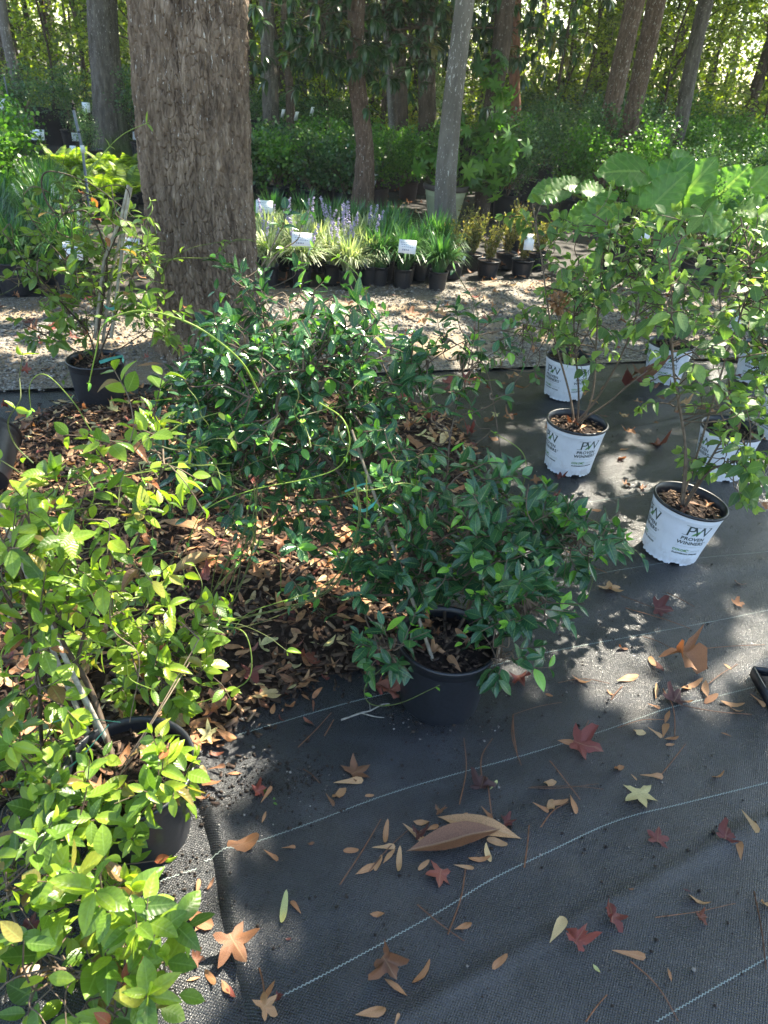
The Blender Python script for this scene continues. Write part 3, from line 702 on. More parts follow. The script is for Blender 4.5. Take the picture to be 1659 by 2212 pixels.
small('tree', 'slender dark brown scaly trunk rising behind the green liriope pots', [(778, 478), (788, 330), (768, 150), (770, 0), (771, -80)], [52, 36, 33, 32], B_brown, nth=110, nz=500, cw=.022, ch=.05, depth=.009, seed=5, flare=.02)
small('tree', 'smooth pale grey leaning trunk in front of the sage green planter', [(966, 525), (962, 420), (975, 250), (992, 100), (1006, -10), (1014, -80)], [48, 44, 40, 38, 36], B_smooth, nth=64, nz=200, cw=0, ch=.1, depth=0, seed=6, flare=.015, lump=.05)
small('tree', 'dark lichen flecked leaning trunk right behind the sage green planter', [(1037, 482), (1048, 380), (1062, 240), (1082, 110), (1092, 0), (1098, -80)], [36, 34, 34, 36, 37], B_far, nth=80, nz=240, cw=.03, ch=.07, depth=.008, seed=7)
small('tree', 'thick grey trunk with mossy flared foot by the potted camellias', [(240, 250), (234, 190), (226, 100), (222, 0), (220, -60)], [72, 60, 57, 54], B_grey, nth=120, nz=360, cw=.05, ch=.14, depth=.02, seed=8, flare=.12, zf=.25)
small('tree', 'pale lichened thin trunk leaning at the far left edge', [(62, 265), (40, 190), (14, 80), (2, 0), (-8, -60)], [24, 22, 20, 19], B_smooth, nth=40, nz=120, cw=0, ch=.1, depth=0, seed=9)
small('tree', 'mossy brown leaning trunk foot cut off by the left edge', [(14, 300), (-12, 220), (-40, 100), (-70, -40)], [40, 34, 32], B_grey, nth=60, nz=200, cw=.04, ch=.1, depth=.012, seed=10, flare=.05)
small('tree', 'pale grey ridged trunk just right of the big oak', [(585, 232), (580, 120), (575, 0), (573, -60)], [34, 30, 29], B_grey, nth=70, nz=240, cw=.045, ch=.16, depth=.014, seed=11)
small('tree', 'dark reddish trunk between the ridged trunk and the scaly brown one', [(627, 240), (622, 120), (614, 0), (612, -60)], [17, 16, 15], B_far, nth=40, nz=140, cw=.04, ch=.1, depth=.01, seed=12)
small('tree', 'thin pale trunk bending slightly behind the ferny potted plants', [(852, 335), (846, 230), (838, 110), (832, 0), (830, -60)], [19, 17, 15, 14], B_smooth, nth=36, nz=120, cw=0, ch=.1, depth=0, seed=13)
small('tree', 'brown trunk behind the black cloth fence, left of the dark straight one', [(868, 285), (866, 170), (862, 60), (858, -60)], [26, 24, 23], B_far, nth=50, nz=160, cw=.05, ch=.12, depth=.012, seed=14)
small('tree', 'dark straight trunk behind the black cloth fence near the pale leaning trunk', [(922, 275), (922, 170), (926, 60), (930, -60)], [36, 34, 32], B_far, nth=60, nz=200, cw=.05, ch=.12, depth=.012, seed=15)
small('tree', 'reddish brown sunlit trunk right of the leafy plant in the sage planter', [(1113, 262), (1112, 190), (1112, 120), (1116, -60)], [22, 21, 20], B_red, nth=40, nz=120, cw=.04, ch=.1, depth=.01, seed=16)
small('tree', 'dark brown leaning trunk above the elephant ears, the left of two', [(1300, 330), (1322, 230), (1345, 120), (1368, 20), (1390, -70)], [40, 38, 36, 36], B_brown, nth=80, nz=240, cw=.035, ch=.09, depth=.011, seed=17, Ybase=12.2)
small('tree', 'dark brown leaning trunk above the elephant ears, the right of two', [(1352, 310), (1372, 220), (1395, 110), (1418, 0), (1436, -80)], [36, 34, 36, 36], B_brown, nth=80, nz=240, cw=.035, ch=.09, depth=.011, seed=18, Ybase=12.8)
small('tree', 'grey vine clad trunk leaning at upper right behind the shrubs', [(1466, 280), (1482, 200), (1502, 100), (1524, 0), (1538, -70)], [30, 28, 28], B_grey, nth=60, nz=160, cw=.04, ch=.1, depth=.01, seed=19, Ybase=13.4)

def leaf_cloud(n, centre, rad, size, T=QUAD, up_bias=.5, tlo=0., thi=1., g=None, surf=.0):
    g = g or Geo()
    d = randdir(n); r = rng.random(n)**(1/3 if not surf else surf)
    loc = np.asarray(centre)+d*r[:, None]*np.asarray(rad)
    up = unit(rng.normal(size=(n, 3))+np.array([0, 0, up_bias*2])); dd = unit(rng.normal(size=(n, 3))*np.array([1, 1, .5])+np.array([0, 0, -.25]))
    inst(g, T, frames(dd, up, rng.uniform(.7, 1.2, n)*size), loc, rng.uniform(tlo, thi, n)); return g

# overhead crowns, unseen: leaves set along the sun's direction to shade chosen ground points
N = 135000
cx = rng.uniform(-8.5, 8, N); cy = rng.uniform(-1.2, 17, N); cz = rng.uniform(4.4, 6.8, N)
keep = rng.random(N) < shade(cx, cy)*.95
cx, cy, cz = cx[keep], cy[keep], cz[keep]
L0 = np.c_[cx+SUN[0]/SUN[2]*cz, cy+SUN[1]/SUN[2]*cz, cz]
L0 = L0+rng.normal(0, .03, L0.shape)
txy = np.array([t[1] for t in TREES]); own = np.argmin(((L0[:, None, :2]-txy[None])**2).sum(-1), 1)
for i, (t, xy, top) in enumerate(TREES):
    sel = np.where(own == i)[0]
    if len(sel) < 50: continue
    g = Geo(); n = len(sel)
    inst(g, QUAD, frames(unit(rng.normal(size=(n, 3))*np.array([1, 1, .5])), unit(rng.normal(size=(n, 3))*.6+np.array([.2, .4, 1])), rng.uniform(.15, .24, n), 1.6), L0[sel], rng.random(n))
    g.link('crown', M_forest, t)['kind'] = 'stuff'
# twigs that carry the low magnolia foliage at the top of the picture
mag_T = leaf_T(.17, 5, .3, .35)
def magnolia_spray(g, gs, c, n, rad, L=.15):
    for k in range(n):
        b = c+rng.normal(size=3)*rad; nl = rng.integers(6, 11)
        ax = unit(np.array([rng.normal()*.6, rng.normal()*.6, -.2])); a = np.linspace(0, 6.28, nl, endpoint=False)+rng.uniform(0, 6)
        e1 = unit(np.cross(ax, [0, 0, 1])); e2 = np.cross(ax, e1)
        d = ax*.55+e1*np.cos(a)[:, None]*.8+e2*np.sin(a)[:, None]*.8+np.array([0, 0, -.35])
        inst(g, mag_T, frames(d, np.array([0, 0, 1.]), L*rng.uniform(.75, 1.15, nl)), np.repeat(b[None], nl, 0), rng.uniform(0, .85, nl) if rng.random() > .06 else .95)
        tube(gs, catmull([c+(b-c)*.1, (b+c)/2+np.array([0, 0, .04]), b], 3), .005, .002, 3, .3)
t = [x for x in TREES if 'bending slightly' in x[0]['label']][0][0]
g = Geo(); gs = Geo()
for (u, v, n, rd) in ((730, 20, 16, .35), (700, 90, 14, .3), (640, 150, 8, .25), (800, 25, 12, .35), (880, 30, 16, .35), (900, 100, 12, .3), (830, 140, 6, .2), (770, 140, 7, .2), (960, 60, 8, .3), (1010, 120, 8, .25), (690, 30, 12, .35), (1150, 40, 12, .4), (1180, 90, 8, .3), (1120, 130, 5, .2), (920, 10, 14, .35), (660, 40, 9, .3), (850, -20, 14, .4), (1050, 0, 10, .3), (750, -20, 14, .4)):
    Y = 9.5+rng.uniform(-1, 1.2); magnolia_spray(g, gs, at(u, v, Y), n*2, np.array([rd, .4, rd*.7])*.85)
for q in (((830, 40, 10), (900, 60, 9.8), (700, 70, 9.6)), ((840, 90, 10), (760, 110, 9.7), (690, 90, 9.5)), ((835, 20, 10), (960, 30, 9.8), (1010, 110, 9.6)), ((838, 60, 10.), (1050, 60, 10), (1170, 60, 10)), ((836, 30, 10), (720, -10, 9.5), (640, 60, 9.5))):
    tube(gs, catmull([at(*a) for a in q], 8), .018, .006, 5, .6)
g.link('foliage', M_magn, t); gs.link('branch', M_stemb, t)
# woodland behind: saplings and trunks each on their own, leaf masses as undergrowth
def sapling_meshes(seed):
    r = np.random.default_rng(seed); gs = Geo(); gl = Geo()
    h = 4.6; base = np.zeros(3); pts = [base, np.array([r.normal(0, .1), r.normal(0, .1), h*.35]), np.array([r.normal(0, .2), r.normal(0, .2), h*.7]), np.array([r.normal(0, .3), r.normal(0, .3), h])]
    c = catmull(pts, 8); tube(gs, c, .045, .012, 6, .5)
    for k in range(26):
        s0 = c[r.integers(4, len(c))]; a = r.uniform(0, 6.28); L = r.uniform(.5, 1.3)
        e = s0+np.array([math.cos(a)*L, math.sin(a)*L, r.uniform(-.1, .5)]); tube(gs, catmull([s0, (s0+e)/2+np.array([0, 0, .1]), e], 4), .012, .003, 4, .4)
        for f in (.35, .6, .8, 1.0): leaf_cloud(22, s0+(e-s0)*f, (.26, .26, .17), .085, g=gl)
    return gs.mesh('sapling stem', B_far), gl.mesh('sapling leaves', M_forest)
SAPM = [sapling_meshes(s) for s in range(4)]
k = 0
for i in range(84):
    Y = rng.uniform(14.5, 26); u = rng.uniform(-80, 1740)
    x = at(u, 250, Y)[0]; s = rng.uniform(.75, 1.25)
    t = thing('sapling', 'thin forest sapling with backlit yellow-green leaves in the wood behind the nursery', 'sapling', (x, Y, -.03), 'saplings in the wood', rng.uniform(0, 6.28)); t.scale = (s, s, s)
    a, b = SAPM[i % 4]; link('stem', a, t); link('foliage', b, t)
trm = []
for s in range(5):
    g, c, r = bark_geo([(0, 0, -.05), (.1*s-.2, .05, 3.), (.25*s-.4, .1, 6.5), (.35*s-.5, 0, 10)], [.17, .145, .13, .11], 28, 90, .05, .12, .012, 70+s, .03)
    trm.append((g.mesh('far trunk', B_far if s != 3 else B_brown), leaf_cloud(900, (.35*s-.5, 0, 9.5), (2.2, 2.2, 2.2), .14).mesh('far crown', M_forest)))
for i in range(84):
    Y = rng.uniform(15.5, 36); u = (i*36.3+rng.uniform(-22, 22)) % 1700-20; x = at(u, 200, Y)[0]; s = rng.choice([.22, .32, .45, .7, 1.1])*rng.uniform(.8, 1.2)
    t = thing('forest_tree', 'narrow dark trunk of a woodland tree in the backlit wood behind the nursery', 'tree', (x, Y, -.05), 'trees in the wood', rng.uniform(0, 6.28)); t.scale = (s, s, 1)
    a, b = trm[i % 5]; link('trunk', a, t); link('crown', b, t)
g = Geo(); n = 210000
Y = rng.uniform(17, 44, n); x = rng.uniform(-1, 1, n)*Y*.62; z = rng.beta(1.1, 1.2, n)*13
k = fbm(x*.8+Y*.3, z*.9+Y*.2, 91, 3) > .34; x, Y, z = x[k], Y[k], z[k]; n = len(x)
inst(g, QUAD, frames(randdir(n), unit(rng.normal(size=(n, 3))+np.array([0, 0, 1.])), rng.uniform(.10, .2, n), 1.4), np.c_[x, Y, z], rng.random(n))
tag(g.link('woodland_foliage', M_forest), 'far mass of backlit green and yellow woodland foliage between the trunks', 'foliage', kind='stuff')
g = Geo(); n = 34000
x = rng.uniform(-11, 14, n); Y = rng.uniform(15.2, 24, n); z = rng.random(n)**1.3*(.3+1.3*fbm(x*.9, Y*.7, 55)**1.5)
inst(g, QUAD, frames(randdir(n), unit(rng.normal(size=(n, 3))+np.array([0, 0, 1.2])), rng.uniform(.05, .10, n), 1.3), np.c_[x, Y, z], rng.random(n))
tag(g.link('undergrowth', M_forest), 'low leafy undergrowth along the edge of the wood behind the black fence', 'undergrowth', kind='stuff')

# tell the woodland trunks and saplings apart by what they stand between
MARKS = [(228, 'the mossy footed trunk'), (408, 'the big oak'), (580, 'the pale ridged trunk'), (771, 'the scaly brown trunk'), (992, 'the smooth grey trunk'), (1345, 'the left leaning trunk'), (1500, 'the vine clad trunk')]
def pix_u(p): q = np.array(p)-np.array([0, 0, EYE]); return 829.5+FPX*(q@CAM_R)/(q@CAM_F)
def split_labels(prefix, kind_fn):
    seg = {}
    for o in [o for o in sc.objects if o.parent is None and o.name.split('.')[0] == prefix]:
        u = pix_u((o.location.x, o.location.y, 2.0)); k = sum(u > m[0] for m in MARKS); seg.setdefault((k, kind_fn(o)), []).append((u, o))
    for (k, kd), lst in seg.items():
        where = f'left of {MARKS[0][1]}' if k == 0 else (f'right of {MARKS[-1][1]}' if k == len(MARKS) else f'between {MARKS[k-1][1]} and {MARKS[k][1]}')
        for i, (u, o) in enumerate(sorted(lst, key=lambda a: a[0])):
            o['label'] = f'{kd}, {NTH[i]} {where}' if k in (0, len(MARKS)) else f'{kd}, {NTH[i]} {where}'.replace(' trunk and', ' and')
NTH = ['first', 'second', 'third', 'fourth', 'fifth', 'sixth', 'seventh', 'eighth', 'ninth', 'tenth', 'eleventh', 'twelfth', 'thirteenth', 'fourteenth', 'fifteenth', 'sixteenth', 'seventeenth', 'eighteenth', 'nineteenth', 'twentieth', 'twenty-first', 'twenty-second', 'twenty-third', 'twenty-fourth', 'twenty-fifth']
split_labels('forest_tree', lambda o: 'hair-thin far woodland trunk' if o.scale[0] < .4 else ('slim far woodland trunk' if o.scale[0] < .75 else 'stout far woodland trunk'))
split_labels('sapling', lambda o: 'backlit leafy sapling')
# black cloth fence
f = thing('cloth_fence', 'low black cloth fence strung on stakes before the wood', 'fence', (0, 14.2, 0))
fx = np.linspace(-12, 1.6, 240); g = Geo(); zt = .62+.05*np.sin(fx*1.3)+.04*noise2(fx*2, fx*0, 3)
V = np.stack([np.stack([fx, 14.2+.06*np.sin(fx*3)+.05*np.sin(q*3+fx), zt*q], -1) for q in np.linspace(0, 1, 5)]); g.add(V.reshape(-1, 3), grid_faces(5, 240)); g.link('cloth', M_net, f)
for x in np.arange(-11, 1.6, 1.9):
    g = Geo(); tube(g, [(x, 14.12, -.05), (x+.03, 14.12, .8)], .018, .018, 6); g.link('post', M_wood, f)

# ------------------------------------------------------------------ pots
def pot_mesh(R, h, taper=.84, lip=.012, ribs=0, k=48):
    r0 = R*taper
    prof = [(0, .004), (r0*.96, .004), (r0, .0), (r0*1.004, .006), (R*.965, h*.80), (R*.972, h*.86), (R*.985, h*.865), (R*.99, h*.93), (R, h-.012), (R+lip*.5, h-.011), (R+lip*.5, h-.002), (R+lip*.2, h), (R-.003, h-.002), (R*.965, h-.02), (R*.95, h*.84), (r0*.95, .012), (0, .012)]
    def fn(V, th):
        if ribs:
            for i in (4, 3): V[i, :, :2] *= (1-.012*(np.cos(th*ribs) > .6))[:, None]
        return V
    V, F = lathe(prof, k, fn)
    return V, F
def soil_mesh(R, z, seed):
    r = np.linspace(.0, 1, 8)*R; th = np.linspace(0, 2*np.pi, 26, endpoint=False)
    X = r[:, None]*np.cos(th); Y = r[:, None]*np.sin(th); Z = z+.012*(fbm(X*30+seed, Y*30, seed)-.5)+.012*(1-(r[:, None]/R))
    return np.stack([X, Y, Z], -1).reshape(-1, 3), grid_faces(8, 26, True)
def gm(V, F, name, mat, smooth=True): g = Geo(); g.add(V, F); return g.mesh(name, mat, smooth)
POT3 = gm(*pot_mesh(.14, .235), 'pot three', M_pot)
POT3R = gm(*pot_mesh(.14, .235, ribs=12), 'pot ribbed', M_pot)
POT1 = gm(*pot_mesh(.083, .17, .80, .006, 0, 28), 'pot one', M_pot)
POT2 = gm(*pot_mesh(.105, .15, .82, .008, 0, 28), 'pot squat', M_pot)
POT7 = gm(*pot_mesh(.18, .30, .85, .016, 10, 36), 'pot seven', M_pot)
POTB = gm(*pot_mesh(.14, .25, .84, .01, 0, 32), 'pot brown', M_potb)
SOIL3 = gm(*soil_mesh(.134, .198, 3), 'soil three', M_soil)
SOIL1 = gm(*soil_mesh(.079, .145, 4), 'soil one', M_soil)
SOIL2 = gm(*soil_mesh(.1, .13, 5), 'soil squat', M_soil)
SOIL7 = gm(*soil_mesh(.172, .265, 6), 'soil seven', M_soil)
# white printed pot: scalloped foot, black liner and rolled rim
def white_pot():
    R, h, r0 = .140, .245, .112
    k = 144; prof = [(r0, 0), (r0*1.0, .010), (r0*1.008, .022), (r0*1.012, .024)]+[(r0+(R*.975-r0)*t, .024+(h*.86-.024)*t) for t in np.linspace(.1, 1, 8)]+[(R*.985, h*.87), (R*.985, h*.875), (R*.99, h*.95)]
    def fn(V, th):
        c = np.cos(th*32); V[0:2, :, :2] *= (1-.022*(c > .2))[None, :, None]
        big = np.cos(th*4+.6) > .80
        V[0, :, 2] = np.where(big, .011, np.where(c > .5, .0025, 0)); V[1, :, 2] = np.where(big, .013, .010)
        V[2, :, :2] *= (1-.012*(c > .5))[:, None]
        return V
    V, F = lathe(prof, k, fn); body = gm(V, F, 'white pot wall', M_potw)
    pr = [(R*.99, h*.945), (R+.004, h*.95), (R+.006, h-.006), (R+.003, h), (R-.004, h-.002), (R*.955, h-.03), (r0*.95, .02), (0, .018)]
    V, F = lathe(pr, 64); liner = gm(V, F, 'black liner', M_pot)
    return body, liner
WBODY, WLINER = white_pot()
SOILW = gm(*soil_mesh(.131, .205, 7), 'soil white', M_soil)
# print wrapped on the white pot
def text_geo(body, size, cx, z, track=1.0, bold=False, shear=0.0):
    cu = bpy.data.curves.new('lettering', 'FONT'); cu.body = body; cu.size = size; cu.align_x = 'CENTER'; cu.space_character = track
    cu.resolution_u = 3; cu.offset = .0005 if bold else 0.0; cu.shear = shear
    o = bpy.data.objects.new('lettering', cu); COL.objects.link(o)
    dg = bpy.context.evaluated_depsgraph_get(); me = o.evaluated_get(dg).to_mesh()
    V = np.array([v.co[:] for v in me.vertices]).reshape(-1, 3); F = []
    me.calc_loop_triangles()
    F = np.array([t.vertices[:] for t in me.loop_triangles])
    bpy.data.objects.remove(o); bpy.data.curves.remove(cu)
    return V[:, :2]+np.array([cx, z]), F
def serif(x0, x1, y, t=.0007): return np.array([[x0, y-t], [x1, y-t], [x1, y+t], [x0, y+t]]), np.array([[0, 1, 2], [0, 2, 3]])
def wrap(parts, a0, mat, name):
    g = Geo(); R, h, r0 = .140, .245, .112
    for V, F in parts:
        V = np.c_[V[:, 0]*1.28, (V[:, 1]-.07)*1.17+.060]
        # subdivide nothing: glyphs are small against the radius
        z = V[:, 1]; r = r0+(R*.975-r0)*(z-.024)/(h*.86-.024)+.0009
        a = a0+V[:, 0]/r
        g.add(np.stack([r*np.sin(a), -r*np.cos(a), z], -1), F)
    return g.mesh(name, mat, False)
def dense(x0, x1, y, t, n=12):
    xs = np.linspace(x0, x1, n); V = np.concatenate([np.c_[xs, np.full(n, y-t)], np.c_[xs, np.full(n, y+t)]]); i = np.arange(n-1)
    return V, np.concatenate([np.stack([i, i+1, i+1+n], -1), np.stack([i, i+1+n, i+n], -1)])
dark = [text_geo('P', .054, -.0175, .151), text_geo('W', .054, .0175, .151), text_geo('PROVEN', .0185, 0, .131, 1.08, True), text_geo('WINNERS', .0185, 0, .113, 1.08, True), text_geo('®', .008, .048, .121),
        serif(-.040, -.024, .1516), serif(-.038, -.028, .1885), serif(-.005, .006, .1885), serif(.012, .022, .1885), serif(.032, .043, .1885)]
lf = np.array([[-.012, .150], [-.004, .152], [.006, .158], [.012, .168], [.014, .176], [.004, .170], [-.006, .160]]); LF = (lf, np.array([[0, 1, 6], [1, 2, 6], [2, 5, 6], [2, 3, 5], [3, 4, 5]]))
ring_o = [(math.cos(a)*.0058, math.sin(a)*.0058+.0865) for a in np.linspace(0.4, 5.6, 14)]; ring_i = [(math.cos(a)*.0032, math.sin(a)*.0032+.0865) for a in np.linspace(0.4, 5.6, 14)]
RV = np.array(ring_o+ring_i); i = np.arange(13); RF = np.concatenate([np.stack([i, i+1, i+15], -1)[:, [0, 1, 2]], np.stack([i, i+15, i+14], -1)])
small_d = [text_geo('COLOR', .0118, -.0235, .082, 1.0, True), text_geo('FLOWERING SHRUBS', .0072, 0, .070, 1.25, True)]
pale = [text_geo('CHOICE', .0118, .0265, .082), dense(-.042, .042, .104, .0006)]
PRINTS = []
for k in range(4):
    a = k*math.pi/2
    PRINTS.append((wrap(dark+small_d[1:], a, M_print, 'dark lettering'), wrap([small_d[0]], a, M_printg, 'green lettering'), wrap([LF], a, M_printg, 'leaf emblem'), wrap([(RV, RF)], a, M_printg, 'ring emblem'), wrap(pale, a, M_printl, 'pale lettering')))
def cardsign(x, y, z, rz, w=.115, h=.085, tilt=-.35, label='', stake=.25, text=True, group='white price cards'):
    t = thing('price_card', label, 'sign', (x, y, max(0, z-stake)), group); g = Geo()
    Rm = np.array(Matrix.Rotation(rz, 3, 'Z')@Matrix.Rotation(tilt, 3, 'X')); c = np.array([x, y, z])
    box(g, c, (w/2, .0008, h/2), Rm); g.link('card', M_card, t, False)
    g = Geo(); tube(g, [(x, y+.002, max(0, z-stake)), tuple(c-Rm@np.array([0, -.004, h*.4]))], .0022, .0022, 5); g.link('stake', M_pot, t)
    if text:
        g = Geo()
        for i, (yy, n, hh) in enumerate(((.30, 5, .028), (.14, 7, .02), (-.02, 6, .02), (-.24, 4, .05))):
            x0 = -.40+.04*i
            for k in range(n):
                L = rng.uniform(.04, .10)
                if x0+L > .44: break
                g_c = c+Rm@np.array([(x0+L/2)*w, -.0013, yy*h]); box(g, g_c, (L*w/2, .0002, hh*h), Rm); x0 += L+.035
        g.link('print', M_ink, t, False)
    return t

# ------------------------------------------------------------------ growing things
def twig(base, d, length, pairs, size, tint_fn, droop=.15, T_leaf=None, young=.12, spreadl=.8, ntip=3):
    """a short shoot with leaves in crossed pairs: points, leaf rows (loc, M, tint)"""
    n = 7; d = unit(d); pts = [np.array(base, float)]; cur = d.copy()
    for i in range(n):
        cur = unit(cur+rng.normal(0, .12, 3)+np.array([0, 0, -droop*.15])); pts.append(pts[-1]+cur*length/n)
    pts = np.array(pts); L = []
    for j in range(pairs):
        f = .22+.78*(j+.5)/pairs if pairs > 1 else .9
        k = f*n; i = min(int(k), n-1); p = pts[i]+(pts[i+1]-pts[i])*(k-i); t = unit(pts[i+1]-pts[i])
        e1 = unit(np.cross(t, [0.1, 0.05, 1])); e2 = np.cross(t, e1); a = (j % 2)*math.pi/2+rng.normal(0, .35)
        s = e1*math.cos(a)+e2*math.sin(a)
        for sg in (1, -1):
            if rng.random() < .07: continue
            ld = unit(t*.55+s*sg*spreadl+np.array([0, 0, -droop*.5])+rng.normal(0, .15, 3))
            up = unit(np.array([0, 0, 1.])+t*.35+rng.normal(0, .3, 3))
            if abs(ld@up) > .95: up = e1
            last = j >= pairs-1
            sz = size*rng.uniform(.75, 1.15)*(.7 if last else 1)
            L.append((p+ld*.004, frames(ld[None], up, sz)[0], tint_fn(last)))
    tip = rng.random() < young
    if tip:
        t = unit(pts[-1]-pts[-2])
        for a in rng.uniform(0, 6.28, ntip):
            e1 = unit(np.cross(t, [0.1, 0.05, 1])); e2 = np.cross(t, e1)
            ld = unit(t*.9+(e1*math.cos(a)+e2*math.sin(a))*.45); L.append((pts[-1], frames(ld[None], e1, size*rng.uniform(.35, .55))[0], tint_fn('young')))
    return pts, L
def grow(t, skel, blobs, n_twigs, size, mat, stem_mat, tint_fn, pairs=(2, 4), tw=(.07, .15), out=.9, upd=.35, droop=.15, n_obj=300, centre=None, templates=LEAF, ntip=3, young=.2, maxlink=.28, stem_r=.0028, extra=None, name='leaf', wid=1.0, vines=()):
    """foliage in blobs (u, v, ru, rv, Y, rY, weight) round woody stems; the leaves nearest the camera become parts"""
    leaves = list(extra or []); gs = Geo(); S = []
    for pts, r0, r1, tt in skel:
        c = catmull(pts, 9); tube(gs, c, r0, r1, 6, tt); S.append(c)
    S = np.vstack(S)
    w = np.array([b[6] if len(b) > 6 else b[2]*b[3] for b in blobs], float); w /= w.sum()
    for b in rng.choice(len(blobs), n_twigs, p=w):
        u, v, ru, rv, Y, rY = blobs[b][:6]; q = randdir(1)[0]*rng.random()**.42
        p = at(u+q[0]*ru, v+q[1]*rv, Y+q[2]*rY)
        if p[2] < .03: continue
        c0 = at(u, v, Y) if centre is None else centre
        d = unit(unit(p-c0)*out+np.array([0, 0, upd])+rng.normal(0, .45, 3))
        pts, L = twig(p, d, rng.uniform(*tw), rng.integers(pairs[0], pairs[1]+1), size, tint_fn, droop, young=young, ntip=ntip)
        leaves += L
        dist = np.linalg.norm(S-p, axis=1)+rng.uniform(0, .05, len(S)); i = int(np.argmin(dist)); s0 = S[i]
        if dist[i] < maxlink:
            mid = (s0+p)/2+np.array([0, 0, rng.uniform(-.02, .04)])+rng.normal(0, .012, 3)
            tube(gs, catmull([s0, mid, p, pts[3], pts[-1]], 4), stem_r, stem_r*.4, 4, rng.uniform(.2, .8))
        else: tube(gs, pts, stem_r*.7, stem_r*.35, 4, rng.uniform(.2, .8))
    gs.link('stems', stem_mat, t)
    if len(vines):
        gv = Geo()
        for pts, r0, r1, tt in vines: tube(gv, catmull(pts, 9), r0, r1, 6, tt)
        gv.link('trailing_shoots', M_stemg, t)
    loc = np.array([l[0] for l in leaves]); order = np.argsort(np.linalg.norm(loc-np.array([0, 0, EYE]), axis=1))
    if 'pool' not in mat: mat['pool'] = 1
    near = set(order[:n_obj].tolist()); off = np.array(t.location); g = Geo()
    key = mat.name+name
    if key not in LEAF_ME:
        LEAF_ME[key] = [mesh('leaf blade', T[0]*np.array([wid, 1, 1]), T[1], mat, True, None, T[2]) for T in templates]
    for i, (p, M, tt) in enumerate(leaves):
        k = rng.integers(len(templates))
        if i in near:
            o = link(name, LEAF_ME[key][k], t, (0, 0, 0), tt)
            o.matrix_basis = Matrix(((*M[0], p[0]-off[0]), (*M[1], p[1]-off[1]), (*M[2], p[2]-off[2]), (0, 0, 0, 1)))
        else:
            inst(g, (templates[k][0]*np.array([wid, 1, 1]), templates[k][1], templates[k][2]), M[None], p[None], tt)
    if g.n:
        o = g.link('inner_leaves', mat, t); o['kind'] = 'stuff'
    return leaves
LEAF_ME = {}
def along(pts, n, size, tint, side=.8, jit=.3):
    """sparse pairs of leaves along a trailing shoot"""
    c = catmull(pts, 10); L = []
    for f in np.linspace(.06, .98, n):
        k = f*(len(c)-1); i = min(int(k), len(c)-2); p = c[i]; t = unit(c[i+1]-c[i])
        e1 = unit(np.cross(t, [.1, .05, 1])); e2 = np.cross(t, e1); a = rng.uniform(0, 3.14)
        for sg in (1, -1):
            if rng.random() < .25: continue
            ld = unit(t*.5+(e1*math.cos(a)+e2*math.sin(a))*sg*side+rng.normal(0, jit*.4, 3)); up = unit(np.array([0, 0, 1.])+rng.normal(0, .4, 3))
            L.append((p, frames(ld[None], up, size*rng.uniform(.5, 1.0))[0], tint()))
    return L
def tfn_dark(k): return rng.uniform(.84, 1.0) if k == 'young' else (rng.uniform(.0, .78) if rng.random() > .06 else rng.uniform(.8, 1))
def tfn_yel(k):
    if k == 'young': return rng.uniform(.6, .82)
    q = rng.random(); return rng.uniform(.05, .78) if q < .90 else rng.uniform(.82, .99)
def tfn_mid(k):
    if k == 'young': return rng.uniform(.6, .85)
    q = rng.random(); return rng.uniform(.1, .84) if q < .94 else rng.uniform(.88, 1)
def ribbon(name, pts, w, parent, mat):
    c = catmull(pts, 6); t = unit(np.gradient(c, axis=0)); s = unit(np.cross(t, [.2, .3, 1]))+0*c
    wv = np.array([0, 0, 1.])*.8+s*.3
    g = Geo(); V = np.concatenate([c-wv*w/2, c+wv*w/2]); n = len(c); i = np.arange(n-1); g.add(V, np.stack([i, i+1, i+1+n, i+n], -1)); return g.link(name, mat, parent)
def pot_litter(R, z, seed, n=150):
    r = np.random.default_rng(seed); g = Geo(); a = r.uniform(0, 6.28, n); q = np.sqrt(r.random(n))*R*.93; sz = r.uniform(.006, .026, n)
    inst(g, chip_T(seed), frames(np.c_[r.normal(size=(n, 2)), r.normal(0, .25, n)], unit(np.c_[r.normal(0, .4, (n, 2)), np.ones(n)]), sz), np.c_[q*np.cos(a), q*np.sin(a), z+.008+r.random(n)*.008], r.beta(1.5, 2, n)); return g.mesh('chips', M_chip, False)
LT3 = [pot_litter(.134, .198, 5), pot_litter(.134, .20, 6)]; LTW = [pot_litter(.130, .205, 7), pot_litter(.130, .205, 8)]
def pot_leaves(t, R, z, n, names='dead_leaf'):
    for k in range(n):
        a = rng.uniform(0, 6.28); q = R*.75*math.sqrt(rng.random()); kind = ['maple', 'narrow', 'oval', 'tear', 'star'][rng.integers(5)]; T = DEAD[kind][rng.integers(len(DEAD[kind]))]
        M = frames(np.array([[rng.normal(), rng.normal(), 0]]), unit(np.array([rng.normal(0, .25), rng.normal(0, .25), 1.])), rng.uniform(.02, .038))[0]
        o = link(names, mesh('dead leaf', T[0], T[1], M_dead, True, None, T[2]), t, (0, 0, 0), rng.uniform(.35, .7)); o.matrix_basis = Matrix(((*M[0], q*math.cos(a)), (*M[1], q*math.sin(a)), (*M[2], z+.012), (0, 0, 0, 1)))
